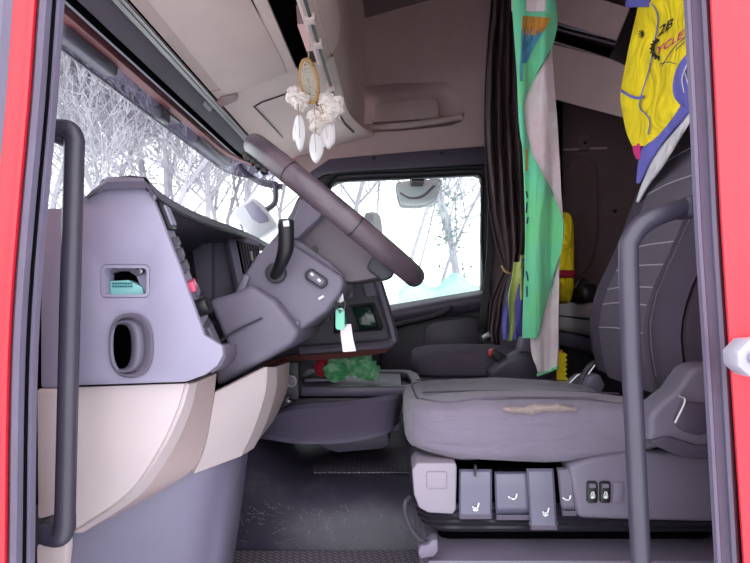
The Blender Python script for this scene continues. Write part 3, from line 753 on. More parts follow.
WC = P(337, 213, 1.2)
wdir = (P(415, 278, 1.2) - P(256, 147.5, 1.2)).normalized()
vdir = (WC - Vector((0, 0, EYE))).normalized(); vdir = (vdir * .8 + Vector((0, 1, 0)) * .2).normalized()
wy = (vdir - wdir * vdir.dot(wdir)).normalized(); wn = wdir.cross(wy).normalized()
if wn.z < 0: wn = -wn
RW = .216
sw_t = thing('steering_wheel', 'leather-covered steering wheel seen edge-on with worn grip', 'steering wheel', WC)
def rimpt(a, r=RW, h=0): return WC + wdir * math.cos(a) * r + wy * math.sin(a) * r + wn * h
def rim_bm(a0=0, a1=2 * math.pi, rr=.0225, n=72, closed=True):
    rows = []
    for i in range(n if closed else n + 1):
        a = a0 + (a1 - a0) * i / n; c = rimpt(a); o = (c - WC).normalized()
        rows.append([c + (o * math.cos(t) * .9 + wn * math.sin(t)) * rr for t in [2 * math.pi * k / 14 for k in range(14)]])
    if closed: rows.append(rows[0])
    bm = grid(rows, 0, True); bmesh.ops.remove_doubles(bm, verts=bm.verts, dist=1e-5); return bm
obj('rim', rim_bm(), 'leather', sw_t)
for (a, b) in ((math.radians(-115), math.radians(-110)),): pass
for ac in (200, 250, 290, 340):
    a = math.radians(ac); obj('rim_seam', rim_bm(a, a + .012, .0231, 2, False), 'black', sw_t)
# finger ridges under the rim at the far-left end
for i in range(9):
    a = math.radians(188 + i * 6); c = rimpt(a, RW - .002, -.027)
    obj('grip_ridge', pillow(c.x - .008, c.x + .008, c.y - .010, c.y + .010, c.z - .007, c.z + .007, .9, 8, 6), 'black', sw_t)
hubp = [(294, 205), (300, 195), (312, 192), (345, 212), (368, 235), (388, 254), (392, 262), (386, 274), (372, 279), (345, 282), (330, 272), (303, 250), (284, 240), (285, 228)]
obj('hub_cover', bevel(prism([tuple(p) for p in smoothpoly(hubp, 42)], 1.12, 1.30), .02, 3), 'hub', sw_t)
obj('hub_spoke', bevel(prism([(300, 200), (310, 190), (330, 200), (320, 218), (296, 240), (286, 236)], 1.09, 1.14), .008, 2), 'grey_d', sw_t)
obj('hub_spoke', bevel(prism([(376, 250), (398, 262), (392, 277), (382, 281), (366, 268)], 1.10, 1.16), .006, 2), 'darker', sw_t)
obj('hub_screw', disc(P(315, 249, 1.117), (0, 1, 0), .006, .006, 12), 'black', sw_t)
for q in (70, 110):
    a = math.radians(q)
    obj('spoke', tube([rimpt(a, RW - .005), rimpt(a, .16, -.02), rimpt(a, .08, -.05)], .016, 8, 10), 'dark', sw_t)

# keys and tags
kt = thing('key_fob_tag', 'mint green plastic key tag hanging from the ignition', 'key tag', P(340, 331, 1.13))
obj('tag', bevel(plate(rrect(335.5, 308, 344.5, 330, 3.5), [[(340 + 1.6 * math.cos(a), 311.5 + 1.6 * math.sin(a)) for a in [i * math.pi / 4 for i in range(8)]]], lambda u, v: P(u, v, 1.13), (0, .003, 0)), .0005, 1, 1.0), 'key_tag', kt)
obj('split_ring', tube([P(341, 305, 1.13) + Vector((.008 * math.cos(a), .004 * math.sin(a), .014 * math.sin(a))) for a in [i * math.pi / 8 for i in range(17)]], .001, 6), 'metal', kt)
obj('key', prism([(338, 294), (343, 293), (344, 301), (340, 303), (337, 301)], 1.12, 1.124, .001), 'metal', kt)
pt = thing('paper_tag', 'white paper tag hanging below the mint key tag', 'paper tag', P(348, 352, 1.16))
obj('paper', cols([[(340, 325, 1.16), (341, 338, 1.158), (343, 352, 1.16)], [(351, 324, 1.165), (353, 338, 1.16), (356, 351, 1.165)]], 6, .0008), 'paper', pt)
obj('string', tube([P(341, 306, 1.135), P(345, 318, 1.15), P(346, 326, 1.16)], .0012, 6, 8), 'teal', pt)

# ================================================================== CENTRE TRAY, FLOOR
ct = thing('console_tray', 'dark pull-out console with open bin below the dashboard', 'console', (-.1, 1.75, .15))
obj('body', bevel(prism([(288, 384), (402, 389), (400, 432), (300, 444), (262, 437), (262, 410), (284, 396)], 1.62, 1.98), .008, 2), 'console', ct)
obj('tray_rim', bevel(plate([(-.31, 1.60), (.03, 1.60), (.058, 1.61), (.078, 1.64), (.085, 1.72), (.08, 1.90), (.06, 1.98), (.03, 2.0), (-.31, 2.0)], [[(-.29, 1.64), (.02, 1.64), (.045, 1.66), (.05, 1.74), (.04, 1.92), (.02, 1.95), (-.29, 1.95)]], lambda x, y: Vector((x, y, .402)), (0, 0, -.03)), .008, 2, .9), 'console', ct)
obj('tray_floor', box(-.30, .06, 1.62, 1.97, .366, .374), 'darker', ct)
fr_t = [(258, 424, 1.66), (268, 418, 1.55), (296, 407, 1.50), (345, 403, 1.50), (388, 397, 1.50), (399, 394, 1.56), (401, 394, 1.64)]
fr_b = [(258, 434, 1.66), (264, 436, 1.57), (298, 441, 1.54), (345, 440, 1.54), (384, 432, 1.54), (394, 424, 1.58), (398, 420, 1.64)]
tt = spline([P(*p) for p in fr_t], 30); bb = spline([P(*p) for p in fr_b], 30)
rows = [[p for p in tt], [a.lerp(b, .06) + Vector((0, -.012, 0)) for a, b in zip(tt, bb)], [a.lerp(b, .2) + Vector((0, -.006, 0)) for a, b in zip(tt, bb)], [a.lerp(b, .6) + Vector((0, -.004, 0)) for a, b in zip(tt, bb)], [a.lerp(b, .9) + Vector((0, .004, 0)) for a, b in zip(tt, bb)], bb, [b + Vector((0, .10, -.005)) for b in bb]]
obj('bin_front', grid(rows, .006), 'console', ct)
obj('lower_drawer', bevel(prism([(314, 441), (388, 431), (390, 443), (382, 449), (338, 453), (326, 449)], 1.72, 1.95), .006, 2), 'console', ct)
obj('bracket', prism([(400, 386), (416, 384), (413, 404), (404, 412), (400, 412)], 1.8, 1.9, .004), 'darker', ct)
obj('rub_strip', prism([(400, 405), (414, 403), (412, 412), (399, 413)], 1.79, 1.8, .002), 'silver', ct)
ph = tag(obj('dark_folder', prism([(304, 380), (307, 378.5), (329, 379.5), (328, 381.5), (305, 382)], 1.64, 1.80, .001), 'grey_d'), 'thin dark folder lying on the console tray left of the rose', 'folder')

rs = thing('cloth_rose', 'crimson cloth rose with big green leaves lying on the console tray', 'artificial flower', P(350, 377, 1.72))
rnd = random.Random(3)
def blob(c, r, seed, sq=(1, 1, 1), amp=.35):
    bm = N(); bmesh.ops.create_icosphere(bm, subdivisions=3, radius=1)
    for v in bm.verts:
        n = noise.noise(v.co * 2.2 + Vector((seed, 0, 0))); v.co *= 1 + amp * n
        v.co = Vector((v.co.x * r * sq[0], v.co.y * r * sq[1], v.co.z * r * sq[2])) + c
    return bm
def petal(c, ang, s, tilt, m, name):
    rows = []
    for i in range(9):
        t = i / 8; wv = s * .62 * math.sin(math.pi * (t * .92 + .06)) ** .7; r = []
        for j in range(7):
            q = j / 6 - .5
            x = q * 2 * wv; z = t * s * 1.25; y = -.35 * s * (abs(q) ** 2) * 3 + .25 * s * t * t + .05 * s * math.sin(6 * q + 5 * t + ang)
            p = Vector((x, y, z)); p.rotate(Matrix.Rotation(tilt, 3, 'X')); p.rotate(Matrix.Rotation(ang, 3, 'Y')); r.append(p + c)
        rows.append(r)
    obj(name, grid(rows, .0012), m, rs)
RC = P(331, 366, 1.70)
obj('bloom', blob(RC, .034, 3, (1.2, 1, .85), .3), 'rose', rs)
for k in range(7): petal(RC + Vector((0, -.01, -.01)), -1.3 + k * .45, .042, .35, 'rose', 'petal')
obj('bloom', blob(P(375, 371, 1.72), .013, 8, (1, 1, .9), .4), 'rose', rs)
LC = P(354, 372, 1.67)
for k in range(10):
    petal(LC + Vector((-.03 + .006 * k, rnd.uniform(-.012, .02), rnd.uniform(-.012, .0))), -1.25 + k * .27, rnd.uniform(.044, .062), rnd.uniform(-.2, .6), 'leaf', 'leaf')
obj('calyx', blob(P(352, 373, 1.69), .014, 5, (1.5, .9, .6), .4), 'leaf', rs)

tag(obj('floor_mat', box(-.45, .25, .82, 1.43, .0, .012, .004), 'mat'), 'ribbed rubber floor mat in the driver footwell', 'floor mat')
def tunnel_bm():
    prof = [(1.40, 0), (1.44, .004), (1.46, .03), (1.475, .07), (1.495, .105), (1.53, .13), (1.58, .142), (1.65, .146), (1.7, .146), (1.8, .146), (2.0, .146), (2.86, .146)]
    rows = []
    for i in range(31):
        x = -.86 + 1.5 * i / 30; s = max(0, min(1, (-.27 - x) / .22)); s = s * s * (3 - 2 * s); r = []
        for y, z in prof:
            r.append((x, y + .05 * s * (z > .01), z * (1 + .75 * s) + (.0 if z < .1 else .03 * s * min(1, (y - 1.5) / .3))))
        rows.append(r)
    return grid(rows)
tm = tag(obj('engine_tunnel_cover', tunnel_bm(), 'tunnel'), 'scuffed dark rubber engine tunnel cover beside the driver footwell', 'floor cover')
tag(obj('tunnel_mat', bevel(plate([(-.235, 1.62), (.30, 1.62), (.32, 1.90), (-.20, 1.90), (-.25, 1.7)], [], lambda x, y: Vector((x, y, .147)), (0, 0, .006)), .003), 'tread'), 'studded black rubber mat on the engine tunnel', 'floor mat')
# pale scratches scuffed into the cover's near wall
def tun_pt(u, v):
    # hit the near wall profile: interpolate distance by height
    best = None
    for k in range(60):
        y = 1.44 + .075 * k / 59; pr = [(1.44, .004), (1.46, .03), (1.475, .07), (1.495, .105), (1.53, .13)]
        for (a, b), (c, d) in zip(pr[:-1], pr[1:]):
            if a <= y <= c: z = b + (d - b) * (y - a) / (c - a)
        vv = CV + (EYE - z) * F / y
        if best is None or abs(vv - v) < best[0]: best = (abs(vv - v), y)
    p = P(u, v, best[1]); return p + Vector((0, -.0012, .0006))
sc_l = [[(322, 503), (318, 522), (312, 532)], [(321, 510), (334, 520)], [(288, 521), (293, 526)], [(300, 516), (308, 528)], [(253, 508), (265, 516)], [(309, 530), (306, 542)], [(345, 505), (349, 512)], [(272, 534), (285, 528)], [(330, 517), (326, 530)], [(240, 515), (243, 525)], [(262, 498), (268, 504)], [(355, 522), (346, 530)], [(285, 540), (297, 538)]]
rk = random.Random(11)
for _ in range(75):
    cx, cy = rk.choice(((268, 520), (300, 518), (322, 520), (250, 512), (345, 518))); u = min(392, max(240, rk.gauss(cx, 16))); v = min(545, max(500, rk.gauss(cy, 11))); an = rk.uniform(0, 6.28); L = rk.uniform(1, 5)
    sc_l.append([(u, v), (u + L * math.cos(an), v + .6 * L * math.sin(an)), (u + 1.8 * L * math.cos(an + .4), v + L * math.sin(an + .4))])
obj('scuff_mark', strokes(sc_l, tun_pt, .55), 'module', tm, smooth=False)['kind'] = 'stuff'

# ================================================================== DRIVER SEAT
ds = thing('driver_seat', 'driver suspension seat with worn grey fabric cushion and row of levers', 'seat', (.30, 1.2, .012))
def cush(p):
    # crown, side roll and sag
    t = (p.x - .02) / .46
    if p.z > .42:
        p.z += .012 * math.sin(math.pi * min(1, max(0, t))) - .012 * max(0, t - .6)
        if 1.06 < p.y < 1.36 and .06 < p.x: p.z -= .012
    else:
        p.z -= .012 * math.sin(math.pi * min(1, max(0, t))) - .03 * max(0, t - .72)
    p.z -= .07 * (p.y - .945)
    if p.y < 1.02: p.z += .003 * math.sin(p.x * 45) ; p.y += .003 * math.sin(p.x * 60 + p.z * 40) + .005 * noise.noise((p.x * 14, 0, p.z * 45))
    return p
obj('cushion', pillow(.018, .50, .945, 1.47, .378, .478, .36, 56, 24, cush), 'seat', ds, ang=2)
def cushion_ring(a, b0, b1, n, grow=1.004):
    def sg(v, k): return math.copysign(abs(v) ** k, v)
    c = Vector((.259, 1.2075, .428)); h = Vector((.241, .2625, .05)) * grow; out = []
    for i in range(n):
        b = b0 + (b1 - b0) * i / (n - 1)
        p = Vector((sg(math.cos(a), .36) * sg(math.cos(b), .288) * h.x, sg(math.cos(a), .36) * sg(math.sin(b), .288) * h.y, sg(math.sin(a), .36) * h.z)) + c
        out.append(cush(p))
    return out
obj('cushion_piping', tube(cushion_ring(.72, math.radians(100), math.radians(352), 120), .002, 6), 'seat_m', ds)
obj('cushion_seam', tube(cushion_ring(-.55, math.radians(150), math.radians(352), 90, 1.002), .0012, 6), 'seat_d', ds)
for y in (1.05, 1.37):
    obj('cushion_panel_seam', tube([(a_, y, z_ - .07 * (y - .945)) for a_, z_ in ((.05, .484), (.12, .4862), (.2, .4872), (.3, .4862), (.42, .482))], .0016, 6, 20), 'seat_d', ds)
def tear_bm():
    rows = []
    for i in range(25):
        t = i / 24; u = 503 + 74 * t; h = (2.2 + 2.2 * math.sin(math.pi * t) * (1 + .5 * math.sin(t * 19))); vc = 409 + 1.2 * math.sin(t * 7)
        rows.append([P(u, vc + h * q, .944 - .005 * (1 - q * q) + .0) for q in (-1, -.5, 0, .5, 1)])
    return grid(rows, .003)
obj('torn_patch', tear_bm(), 'wear', ds, ang=.2)
# backrest
fx = [(.515, .47), (.502, .523), (.4945, .579), (.499, .625), (.512, .668), (.545, .739), (.573, .802), (.606, .893), (.647, .98), (.697, 1.08), (.748, 1.177), (.80, 1.30)]
def front_at(z):
    for (xa, za), (xb, zb) in zip(fx[:-1], fx[1:]):
        if za <= z <= zb: return xa + (xb - xa) * (z - za) / (zb - za)
    return fx[-1][0]
fs = [(p.x, p.y) for p in spline([(a, b, 0) for a, b in fx], 30)]
prof_b = fs + [(.84, 1.36), (.90, 1.36), (.93, 1.30), (.84, 1.0), (.72, .70), (.66, .47)]
obj('backrest', bevel(plate(prof_b, [], lambda x, z: Vector((x + .012, 1.0, z)), (0, .42, 0)), .02, 3, .9), 'seat_d', ds, ang=1.0)
def strip(y0, y1, off, bulge, z0=.47, z1=1.31, n=30, k=9):
    rows = []
    for i in range(n):
        z = z0 + (z1 - z0) * i / (n - 1); x = front_at(z)
        rows.append([Vector((x + off - bulge * math.sin(math.pi * j / (k - 1)) ** .6, y0 + (y1 - y0) * j / (k - 1), z + .3 * bulge * math.sin(math.pi * j / (k - 1)))) for j in range(k)])
    return grid(rows, .012)
obj('centre_panel', strip(1.10, 1.335, .004, .004), 'seat_m', ds, ang=1.2)
obj('bolster', strip(1.325, 1.425, .012, .026), 'seat_d', ds, ang=1.2)
obj('bolster', strip(.995, 1.105, .012, .026), 'seat_d', ds, ang=1.2)
for z in (.585, .64, .675, .72, .765, .81, .90, .97):
    obj('stitch_line', tube([(front_at(z) - .010, 1.33, z), (front_at(z + .004) - .0145, 1.22, z + .004), (front_at(z) - .010, 1.10, z)], .0016, 6, 12), 'thread', ds)
obj('bolster_seam', tube([Vector((front_at(z) - .006, 1.055, z + .006)) - Vector((.009, 0, 0)) for z in [.5 + .05 * i for i in range(15)]], .0016, 6), 'seat_m', ds)
# recliner cover
rc_ = [(649, 417), (658, 406), (676, 392), (690, 372), (698, 366), (712, 364), (735, 366), (735, 440), (716, 455), (700, 459), (684, 458), (664, 450), (647, 443), (650, 430)]
obj('recliner_cover', bevel(prism(rc_, .90, .96), .010, 3), 'grey_d', ds)
obj('recliner_recess', bevel(prism([(674, 422), (684, 402), (712, 404), (716, 430), (700, 436), (684, 432)], .892, .91), .004, 2), 'dark', ds)
obj('recliner_edge', tube([P(675, 423, .893), P(685, 401, .892), P(679, 396, .893)], .0016, 6, 12), 'silver', ds)
obj('recliner_flap', bevel(prism([(648, 442), (668, 436), (700, 446), (735, 440), (735, 452), (700, 460), (676, 456)], .893, .93), .006, 2), 'dark', ds)
# base modules
cm = obj('front_module', bevel(prism([(412, 470), (417, 463), (455, 463), (457, 466), (456, 510), (453, 514.5), (428, 513), (419, 508), (414, 495)], .94, 1.02), .006, 3), 'module', ds)
obj('blank_cover', prism(rrect(426.5, 472, 447, 489, 2), .937, .945, .0015), 'module', cm)
def icon(lines, D, wd=1.3): return strokes(lines, lambda u, v: P(u, v, D), wd)
def seat_icon(cx, cy, s, k):
    L = [[(cx + 3 * s, cy - 5 * s), (cx + 1.8 * s, cy), (cx - 3.2 * s, cy), (cx - 3.4 * s, cy - 1.2 * s)]]
    if k == 0: L.append([(cx - .5 * s, cy + .4 * s), (cx - .5 * s, cy + 4 * s)]); L.append([(cx - 2.6 * s, cy + 2 * s), (cx - .5 * s, cy + 3.8 * s), (cx + 1.8 * s, cy + 2 * s)])
    if k == 1: L.append([(cx - 6 * s, cy - 2.5 * s), (cx - 4 * s, cy - 1 * s)])
    return L
def lever(u0, v0, u1, v1, D, m, skew=0, k=0, lip=.75, dpt=.05):
    mid = v0 + (v1 - v0) * lip
    c = [[(u, v0, D + .03), (u + (skew * .2), v0 + 4, D + .004), (u + skew * lip, mid, D), (u + skew * .9, mid + (v1 - mid) * .5, D + .004), (u + skew, v1, D + .022)] for u in (u0, u0 + 2, (u0 + u1) / 2, u1 - 2, u1)]
    for q in (0, 4): c[q] = [(a, b, d + .004) for a, b, d in c[q]]
    o = obj('lever', cols(c, 18, .005), m, ds)
    e = [[(u + skew * .93, v1 - 5, D + .0005), (u + skew, v1 - 1, D + .006)] for u in (u0 + 1, (u0 + u1) / 2, u1 - 1)]
    obj('lever_lip', cols(e, 4, .002), 'grey_d', o)
    return o
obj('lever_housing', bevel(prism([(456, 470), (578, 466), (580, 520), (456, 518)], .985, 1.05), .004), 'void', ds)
l1 = lever(459, 469, 492, 519, .945, 'lever', 0, 0, .84)
obj('lever_icon', icon(seat_icon(476, 508, .9, 0), .9425), 'white', l1, False)
l2 = lever(494, 471, 529, 520, .95, 'lever', 2, 0, .66)
obj('lever_icon', icon(seat_icon(514, 499, .9, 1), .9475), 'white', l2, False)
l3 = lever(526, 469, 553, 530, .935, 'lever', 4.5, 0, .86)
obj('lever_icon', icon(seat_icon(546, 513, .9, 0), .9325), 'white', l3, False)
l4 = lever(556, 467, 571, 516, .945, 'grey_d', 6, 0, .7)
obj('lever_icon', icon(seat_icon(568, 500, .8, 1), .9425), 'white', l4, False)
obj('lever_slot', prism([(474.7, 466), (476.6, 466), (476.2, 477), (475.2, 477)], .938, .95), 'black', ds)
sp = obj('side_panel', bevel(prism([(569, 466), (590, 459), (632, 452), (700, 455), (740, 455), (740, 523), (640, 521), (580, 519), (577, 512)], .94, 1.0), .008, 3), 'grey_d', ds)
obj('side_panel_top', cols([[(570, 464, .985), (575, 469, .942)], [(630, 452, 1.0), (634, 470, .942)], [(740, 452, 1.0), (740, 474, .942)]], 5, .003, 12), 'grey_d', ds)
for u in (587.5, 600.5):
    s_ = obj('lock_switch', prism(rrect(u, 482, u + 10.5, 503.5, 2.5), .934, .945, .002), 'black', sp)
    obj('lock_mark', icon([[(u + 3.2, 495), (u + 7.2, 495), (u + 7.2, 498), (u + 3.2, 498), (u + 3.2, 495)], [(u + 3.4, 496.6), (u + 7, 496.6)], [(u + 4, 495), (u + 4.2, 492), (u + 6.2, 492), (u + 6.6, 495)]], .9335, 1.1), 'white', s_, False)
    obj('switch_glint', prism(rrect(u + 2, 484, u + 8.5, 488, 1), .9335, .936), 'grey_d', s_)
obj('blank_switch', prism(rrect(613.5, 482.5, 624, 503.5, 2.5), .9375, .945, .001), 'grey_d', sp)
# bellows
bl = N()
for i, (v, g) in enumerate(((514, 0), (523, 6), (530, 10), (537, 14))):
    ring = rrect(.035 + g * .0012, .978 + g * .0008, .60, 1.46, .045, 5)
    z = P(0, v, .95).z
    b = N(); lo = [b.verts.new((x, y, z - .007)) for x, y in ring]; mid = [b.verts.new(((x - .32) * 1.02 + .32, (y - 1.2) * 1.02 + 1.2, z)) for x, y in ring]; hi = [b.verts.new((x, y, z + .007)) for x, y in ring]
    n = len(ring)
    for k in range(n):
        for r0, r1 in ((lo, mid), (mid, hi)): b.faces.new((r0[k], r0[(k + 1) % n], r1[(k + 1) % n], r1[k]))
    b.faces.new(lo); b.faces.new(hi)
    obj('bellows_fold', b, 'gloss', ds)
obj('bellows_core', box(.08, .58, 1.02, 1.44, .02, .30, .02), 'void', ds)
obj('base_rail', box(.055, .60, .935, 1.46, .155, .215, .004), 'grey_d', ds)
obj('base_plate', box(.05, .60, .92, 1.48, .10, .150, .004), 'module', ds)
obj('base_foot', box(.06, .58, .94, 1.46, .013, .10, .004), 'darker', ds)
obj('slide_bar', tube([P(409, 497, .94), P(405, 503, .93), P(405.5, 514, .93), P(412, 530, .93), P(422, 541, .93), P(434, 543, .94)], .004, 8, 24), 'darker', ds)
obj('slide_bracket', bevel(prism([(418, 552), (420, 546), (428, 545), (432, 540), (438, 540), (438, 552), (434, 557), (420, 559)], .92, .95), .003), 'grey_d', ds)
# seat-belt buckle stalk by the cushion
bk = thing('belt_buckle', 'seat belt buckle with pale edges between driver cushion and backrest', 'buckle', P(585, 392, 1.5))
obj('buckle_plate', bevel(prism([(566, 388), (578, 376), (583, 375), (588, 386), (578, 392)], 1.46, 1.50), .003), 'dark', bk)
obj('buckle_edge', tube([P(565, 388, 1.455), P(577.5, 375.5, 1.455), P(583, 374.5, 1.455)], .0022, 6, 10), 'silver', bk)
obj('webbing_loop', tube([P(578, 391, 1.44), P(583, 376, 1.44), P(590, 366, 1.44), P(597, 362, 1.44)], .008, 8, 16), 'darker', bk)
obj('webbing_edge', tube([P(581, 391, 1.43), P(586, 378, 1.43), P(595, 365, 1.43)], .002, 6, 12), 'silver', bk)
obj('strap_fold', bevel(prism([(584, 390), (590, 376), (600, 374), (606, 386), (600, 396)], 1.40, 1.46), .006), 'grey_d', bk)

# ================================================================== PASSENGER SEAT, BUNK
ps = thing('passenger_seat', 'dark passenger seat with rounded cushion beyond the driver seat', 'seat', (.30, 2.25, .146))
def pc(p):
    if p.z > .42: p.z += .012 * math.sin(math.pi * min(1, max(0, (p.x - .06) / .5)))
    return p
obj('cushion', pillow(.068, .52, 2.06, 2.52, .355, .448, .38, 40, 18, pc), 'seat_m', ps, ang=2)
obj('base', box(.08, .5, 2.10, 2.48, .15, .37, .02), 'darker', ps)
obj('backrest', bevel(prism([(522, 372), (519, 340), (523, 300), (528, 272), (535, 266), (548, 268), (552, 300), (552, 372)], 2.1, 2.50), .03, 3), 'seat_d', ps)
for i in range(4): obj('bellows_fold', box(.035, .12, 2.0, 2.3, .15 + i * .03, .172 + i * .03, .008), 'black', ps)
bl2 = thing('belt_buckle', 'black seat belt buckle with red button on the passenger seat', 'buckle', P(500, 362, 2.04))
obj('buckle_body', bevel(prism([(489, 352), (493, 348.5), (509, 357), (508, 364), (502, 367)], 2.0, 2.03), .004), 'black', bl2)
obj('release_button', prism([(488.5, 356), (490, 350), (494, 348.5), (493, 352), (491.5, 357)], 1.993, 2.02, .002), 'redbtn', bl2)
obj('strap', tube([P(506, 362, 2.02), P(515, 368, 2.05), P(524, 372, 2.1)], .018, 8, 10), 'black', bl2)
bx = thing('seat_side_box', 'dark grey armrest block below the hanging towel', 'armrest', P(525, 378, 1.98))
obj('block', bevel(prism([(490, 372), (503, 362), (520, 352), (528, 340), (534, 340), (552, 372), (550, 384), (490, 380)], 1.95, 2.05), .008, 2), 'dark', bx)
obj('block_top', bevel(prism([(519, 352), (523, 337), (534, 338), (536, 352)], 1.90, 1.97), .006, 2), 'grey_d', bx)

bunk = thing('lower_bunk', 'grey lower bunk mattress on its base behind the seats', 'bunk', (1.05, 2.3, .0))
obj('mattress', box(.78, 1.28, 1.48, 2.84, .50, .640, .03, 3), 'mattress', bunk)
obj('mattress_seam', tube([(.777, 1.5, .575), (.777, 2.82, .575)], .004, 6), 'seat_d', bunk)
obj('bunk_board', box(.785, 1.28, 1.48, 2.85, .435, .497, .01), 'grey_d', bunk)
obj('bunk_base', box(.84, 1.29, 1.48, 2.86, .0, .434, .01), 'darker', bunk)

ub = thing('upper_bunk', 'folded taupe upper bunk with pale metal edge rails', 'bunk', P(600, 118, 2.5))
def UB(u, v, off=0.0): return P(u, v, 2.30 + .004 * (640 - u)) + Vector((0, off, 0))
obj('panel', grid([[UB(u, v + (u - 510) * .26) for u in (500, 530, 560, 590, 620, 660)] for v in (34, 55, 75, 84, 88)], .03), 'liner_d', ub)
obj('edge_rail', tube([UB(500, 29, -.01), UB(553, 43, -.01), UB(625, 66, -.01), UB(660, 78, -.01)], .006, 8, 12), 'silver', ub)
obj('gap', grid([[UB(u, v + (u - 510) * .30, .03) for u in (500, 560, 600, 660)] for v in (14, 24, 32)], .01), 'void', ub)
for dv, m in ((4, 'grey'), (9, 'grey_d')):
    obj('edge_rail', tube([UB(500, dv + 5, .0), UB(556, dv + 20, .0), UB(618, dv + 36, .0), UB(660, dv + 48, 0)], .005, 8, 12), m, ub)
obj('upper_panel', grid([[UB(u, v + (u - 510) * .30, .02) for u in (500, 560, 600, 660)] for v in (-30, -10, 6)], .03), 'liner_d', ub)
obj('edge_rail', tube([UB(560, -4, -.01), UB(586, 0, -.01), UB(640, 16, -.01)], .006, 8, 8), 'silver', ub)
obj('hinge_strap', prism([(612, 55), (632, 5), (660, -10), (660, 60), (630, 64)], 2.28, 2.31, .004), 'black', ub)

# ================================================================== TEXTILES
# towel
def TW(u, v, off=0.0):
    return P(u, v, 1.75 + .012 * math.sin(u * .25 + v * .008) + .003 * math.sin(u * .6 - v * .01) + off)
gl = spline([(513, -25, 0), (513, 0, 0), (513.5, 12, 0), (517, 60, 0), (519, 95, 0), (521, 130, 0), (523, 162, 0), (525, 218, 0), (524.5, 260, 0), (524, 300, 0), (523.5, 338, 0)], 80)
gr = spline([(552, -25, 0), (555, 8, 0), (556, 24, 0), (550, 50, 0), (537, 74, 0), (525, 95, 0), (523, 115, 0), (527, 140, 0), (538, 167, 0), (551, 192, 0), (561, 214, 0), (564, 228, 0), (560, 256, 0), (546, 300, 0), (535, 341, 0)], 80)
def row_at(line, v):
    for a, b in zip(line[:-1], line[1:]):
        if a.y <= v <= b.y: return a.x + (b.x - a.x) * (v - a.y) / max(1e-6, b.y - a.y)
    return line[0].x if v < line[0].y else line[-1].x
tw = thing('beach_towel', 'green beach towel with feather print hanging twisted from the upper bunk', 'towel', P(543, 376, 1.76))
rows = []
for i in range(90):
    v = -25 + 363 * i / 89; a, b = row_at(gl, v), row_at(gr, v)
    rows.append([TW(a + (b - a) * j / 12, v, -.02 + .02 * (j / 12 - .5) ** 2) for j in range(13)])
obj('pile_side', grid(rows, .006), 'towel_g', tw, ang=1.5)
wr = spline([(550, 30, 0), (551, 60, 0), (556, 121, 0), (559, 162, 0), (563, 215, 0), (563, 228, 0), (559, 262, 0), (559, 300, 0), (558.5, 345, 0), (558, 366, 0)], 80)
wl = spline([(545, 30, 0), (532, 75, 0), (520, 95, 0), (519, 115, 0), (524, 150, 0), (536, 190, 0), (546, 214, 0), (545, 262, 0), (535, 300, 0), (532, 345, 0), (538, 374, 0)], 80)
rows = []
for i in range(90):
    t = i / 89; v = 30 + 344 * t; a, b = row_at(wl, v), row_at(wr, v)
    rows.append([TW(a + (b - a) * j / 10, v - max(0, (t - .95) / .05) * 7 * j / 10, .01 + .03 * (j / 10 - .5) ** 2) for j in range(11)])
obj('reverse_side', grid(rows, .006), 'towel_w', tw, ang=1.5)
obj('hem', tube([TW(538, 375, .012), TW(548, 371.5, .012), TW(558, 367, .014)], .005, 8, 10), 'towel_g', tw)
obj('fold_top', grid([[TW(u, v, -.035 + .0015 * abs(u - 534)) for u in (513, 520, 528, 536, 544, 552, 554)] for v in (-30, -10, 4, 12)], .006), 'towel_w', tw)
def fprint(lines, m, wd, name):
    obj(name, strokes(lines, lambda u, v: TW(u, v, -.034), wd), m, tw, False)
fprint([[(524 + k * 3.1, 17 + k * .2), (523.5 + k * 2.7, 26), (522.5 + k * 2.2, 34)] for k in range(9)], 'orange', 2.4, 'feather_print')
fprint([[(522.5 + k * 2.6, 30 + (k % 2) * 3), (522 + k * 1.6, 46), (521.5 + k * .7, 62)] for k in range(8)], 'blue', 1.8, 'feather_print')
fprint([[(525 + k * 3.4, 27), (524 + k * 2.6, 38), (523 + k * 1.6, 50)] for k in range(6)], 'teal', .9, 'feather_print')
fprint([[(521.5, 60), (521, 72), (521.5, 80)]], 'blue', 2.4, 'feather_print')
fprint([[(527, 150), (526.5, 170)]], 'orange', 2, 'border_print')
fprint([[(526.5, 192), (527.5, 197)], [(527, 203), (526.5, 212)], [(528, 218), (527, 223)], [(526.5, 272), (528, 280)], [(527, 287), (527, 296)]], 'navy', 1.6, 'border_print')

# jersey over the driver backrest
def JS(u, v, off=0.0):
    d = 1.39 - .0052 * (u - 630) + .012 * math.sin(u * .14 + v * .06 + .8 * math.sin(v * .05)) + .004 * math.sin(u * .38 - v * .07) + .006 * math.sin(v * .11 - u * .06)
    return P(u, v, d + off)
jt = thing('cycling_jersey', 'yellow cycling jersey with blue trim draped over the driver backrest', 'jersey', P(640, 200, 1.0))
def jpatch(left, right, v0, v1, m, name, off=0.0, n=30, k=12, thick=.004):
    L = spline([(a, b, 0) for a, b in left], 60); R = spline([(a, b, 0) for a, b in right], 60); rows = []
    for i in range(n):
        v = v0 + (v1 - v0) * i / (n - 1); a, b = row_at(L, v), row_at(R, v)
        rows.append([JS(a + (b - a) * j / (k - 1), v, off + (.012 * (1 - j / 2) ** 2 if j < 2 else 0)) for j in range(k)])
    return obj(name, grid(rows, thick), m, jt, ang=1.5)
jl = [(645, -30), (640, 5), (632, 40), (626, 70), (622, 95), (624, 112), (628, 132), (634, 146)]
jpatch(jl, [(720, -30), (716, 40), (702, 70), (688, 95), (672, 125), (655, 145), (645, 148)], -30, 146, 'jy', 'body', 0, 60, 36)
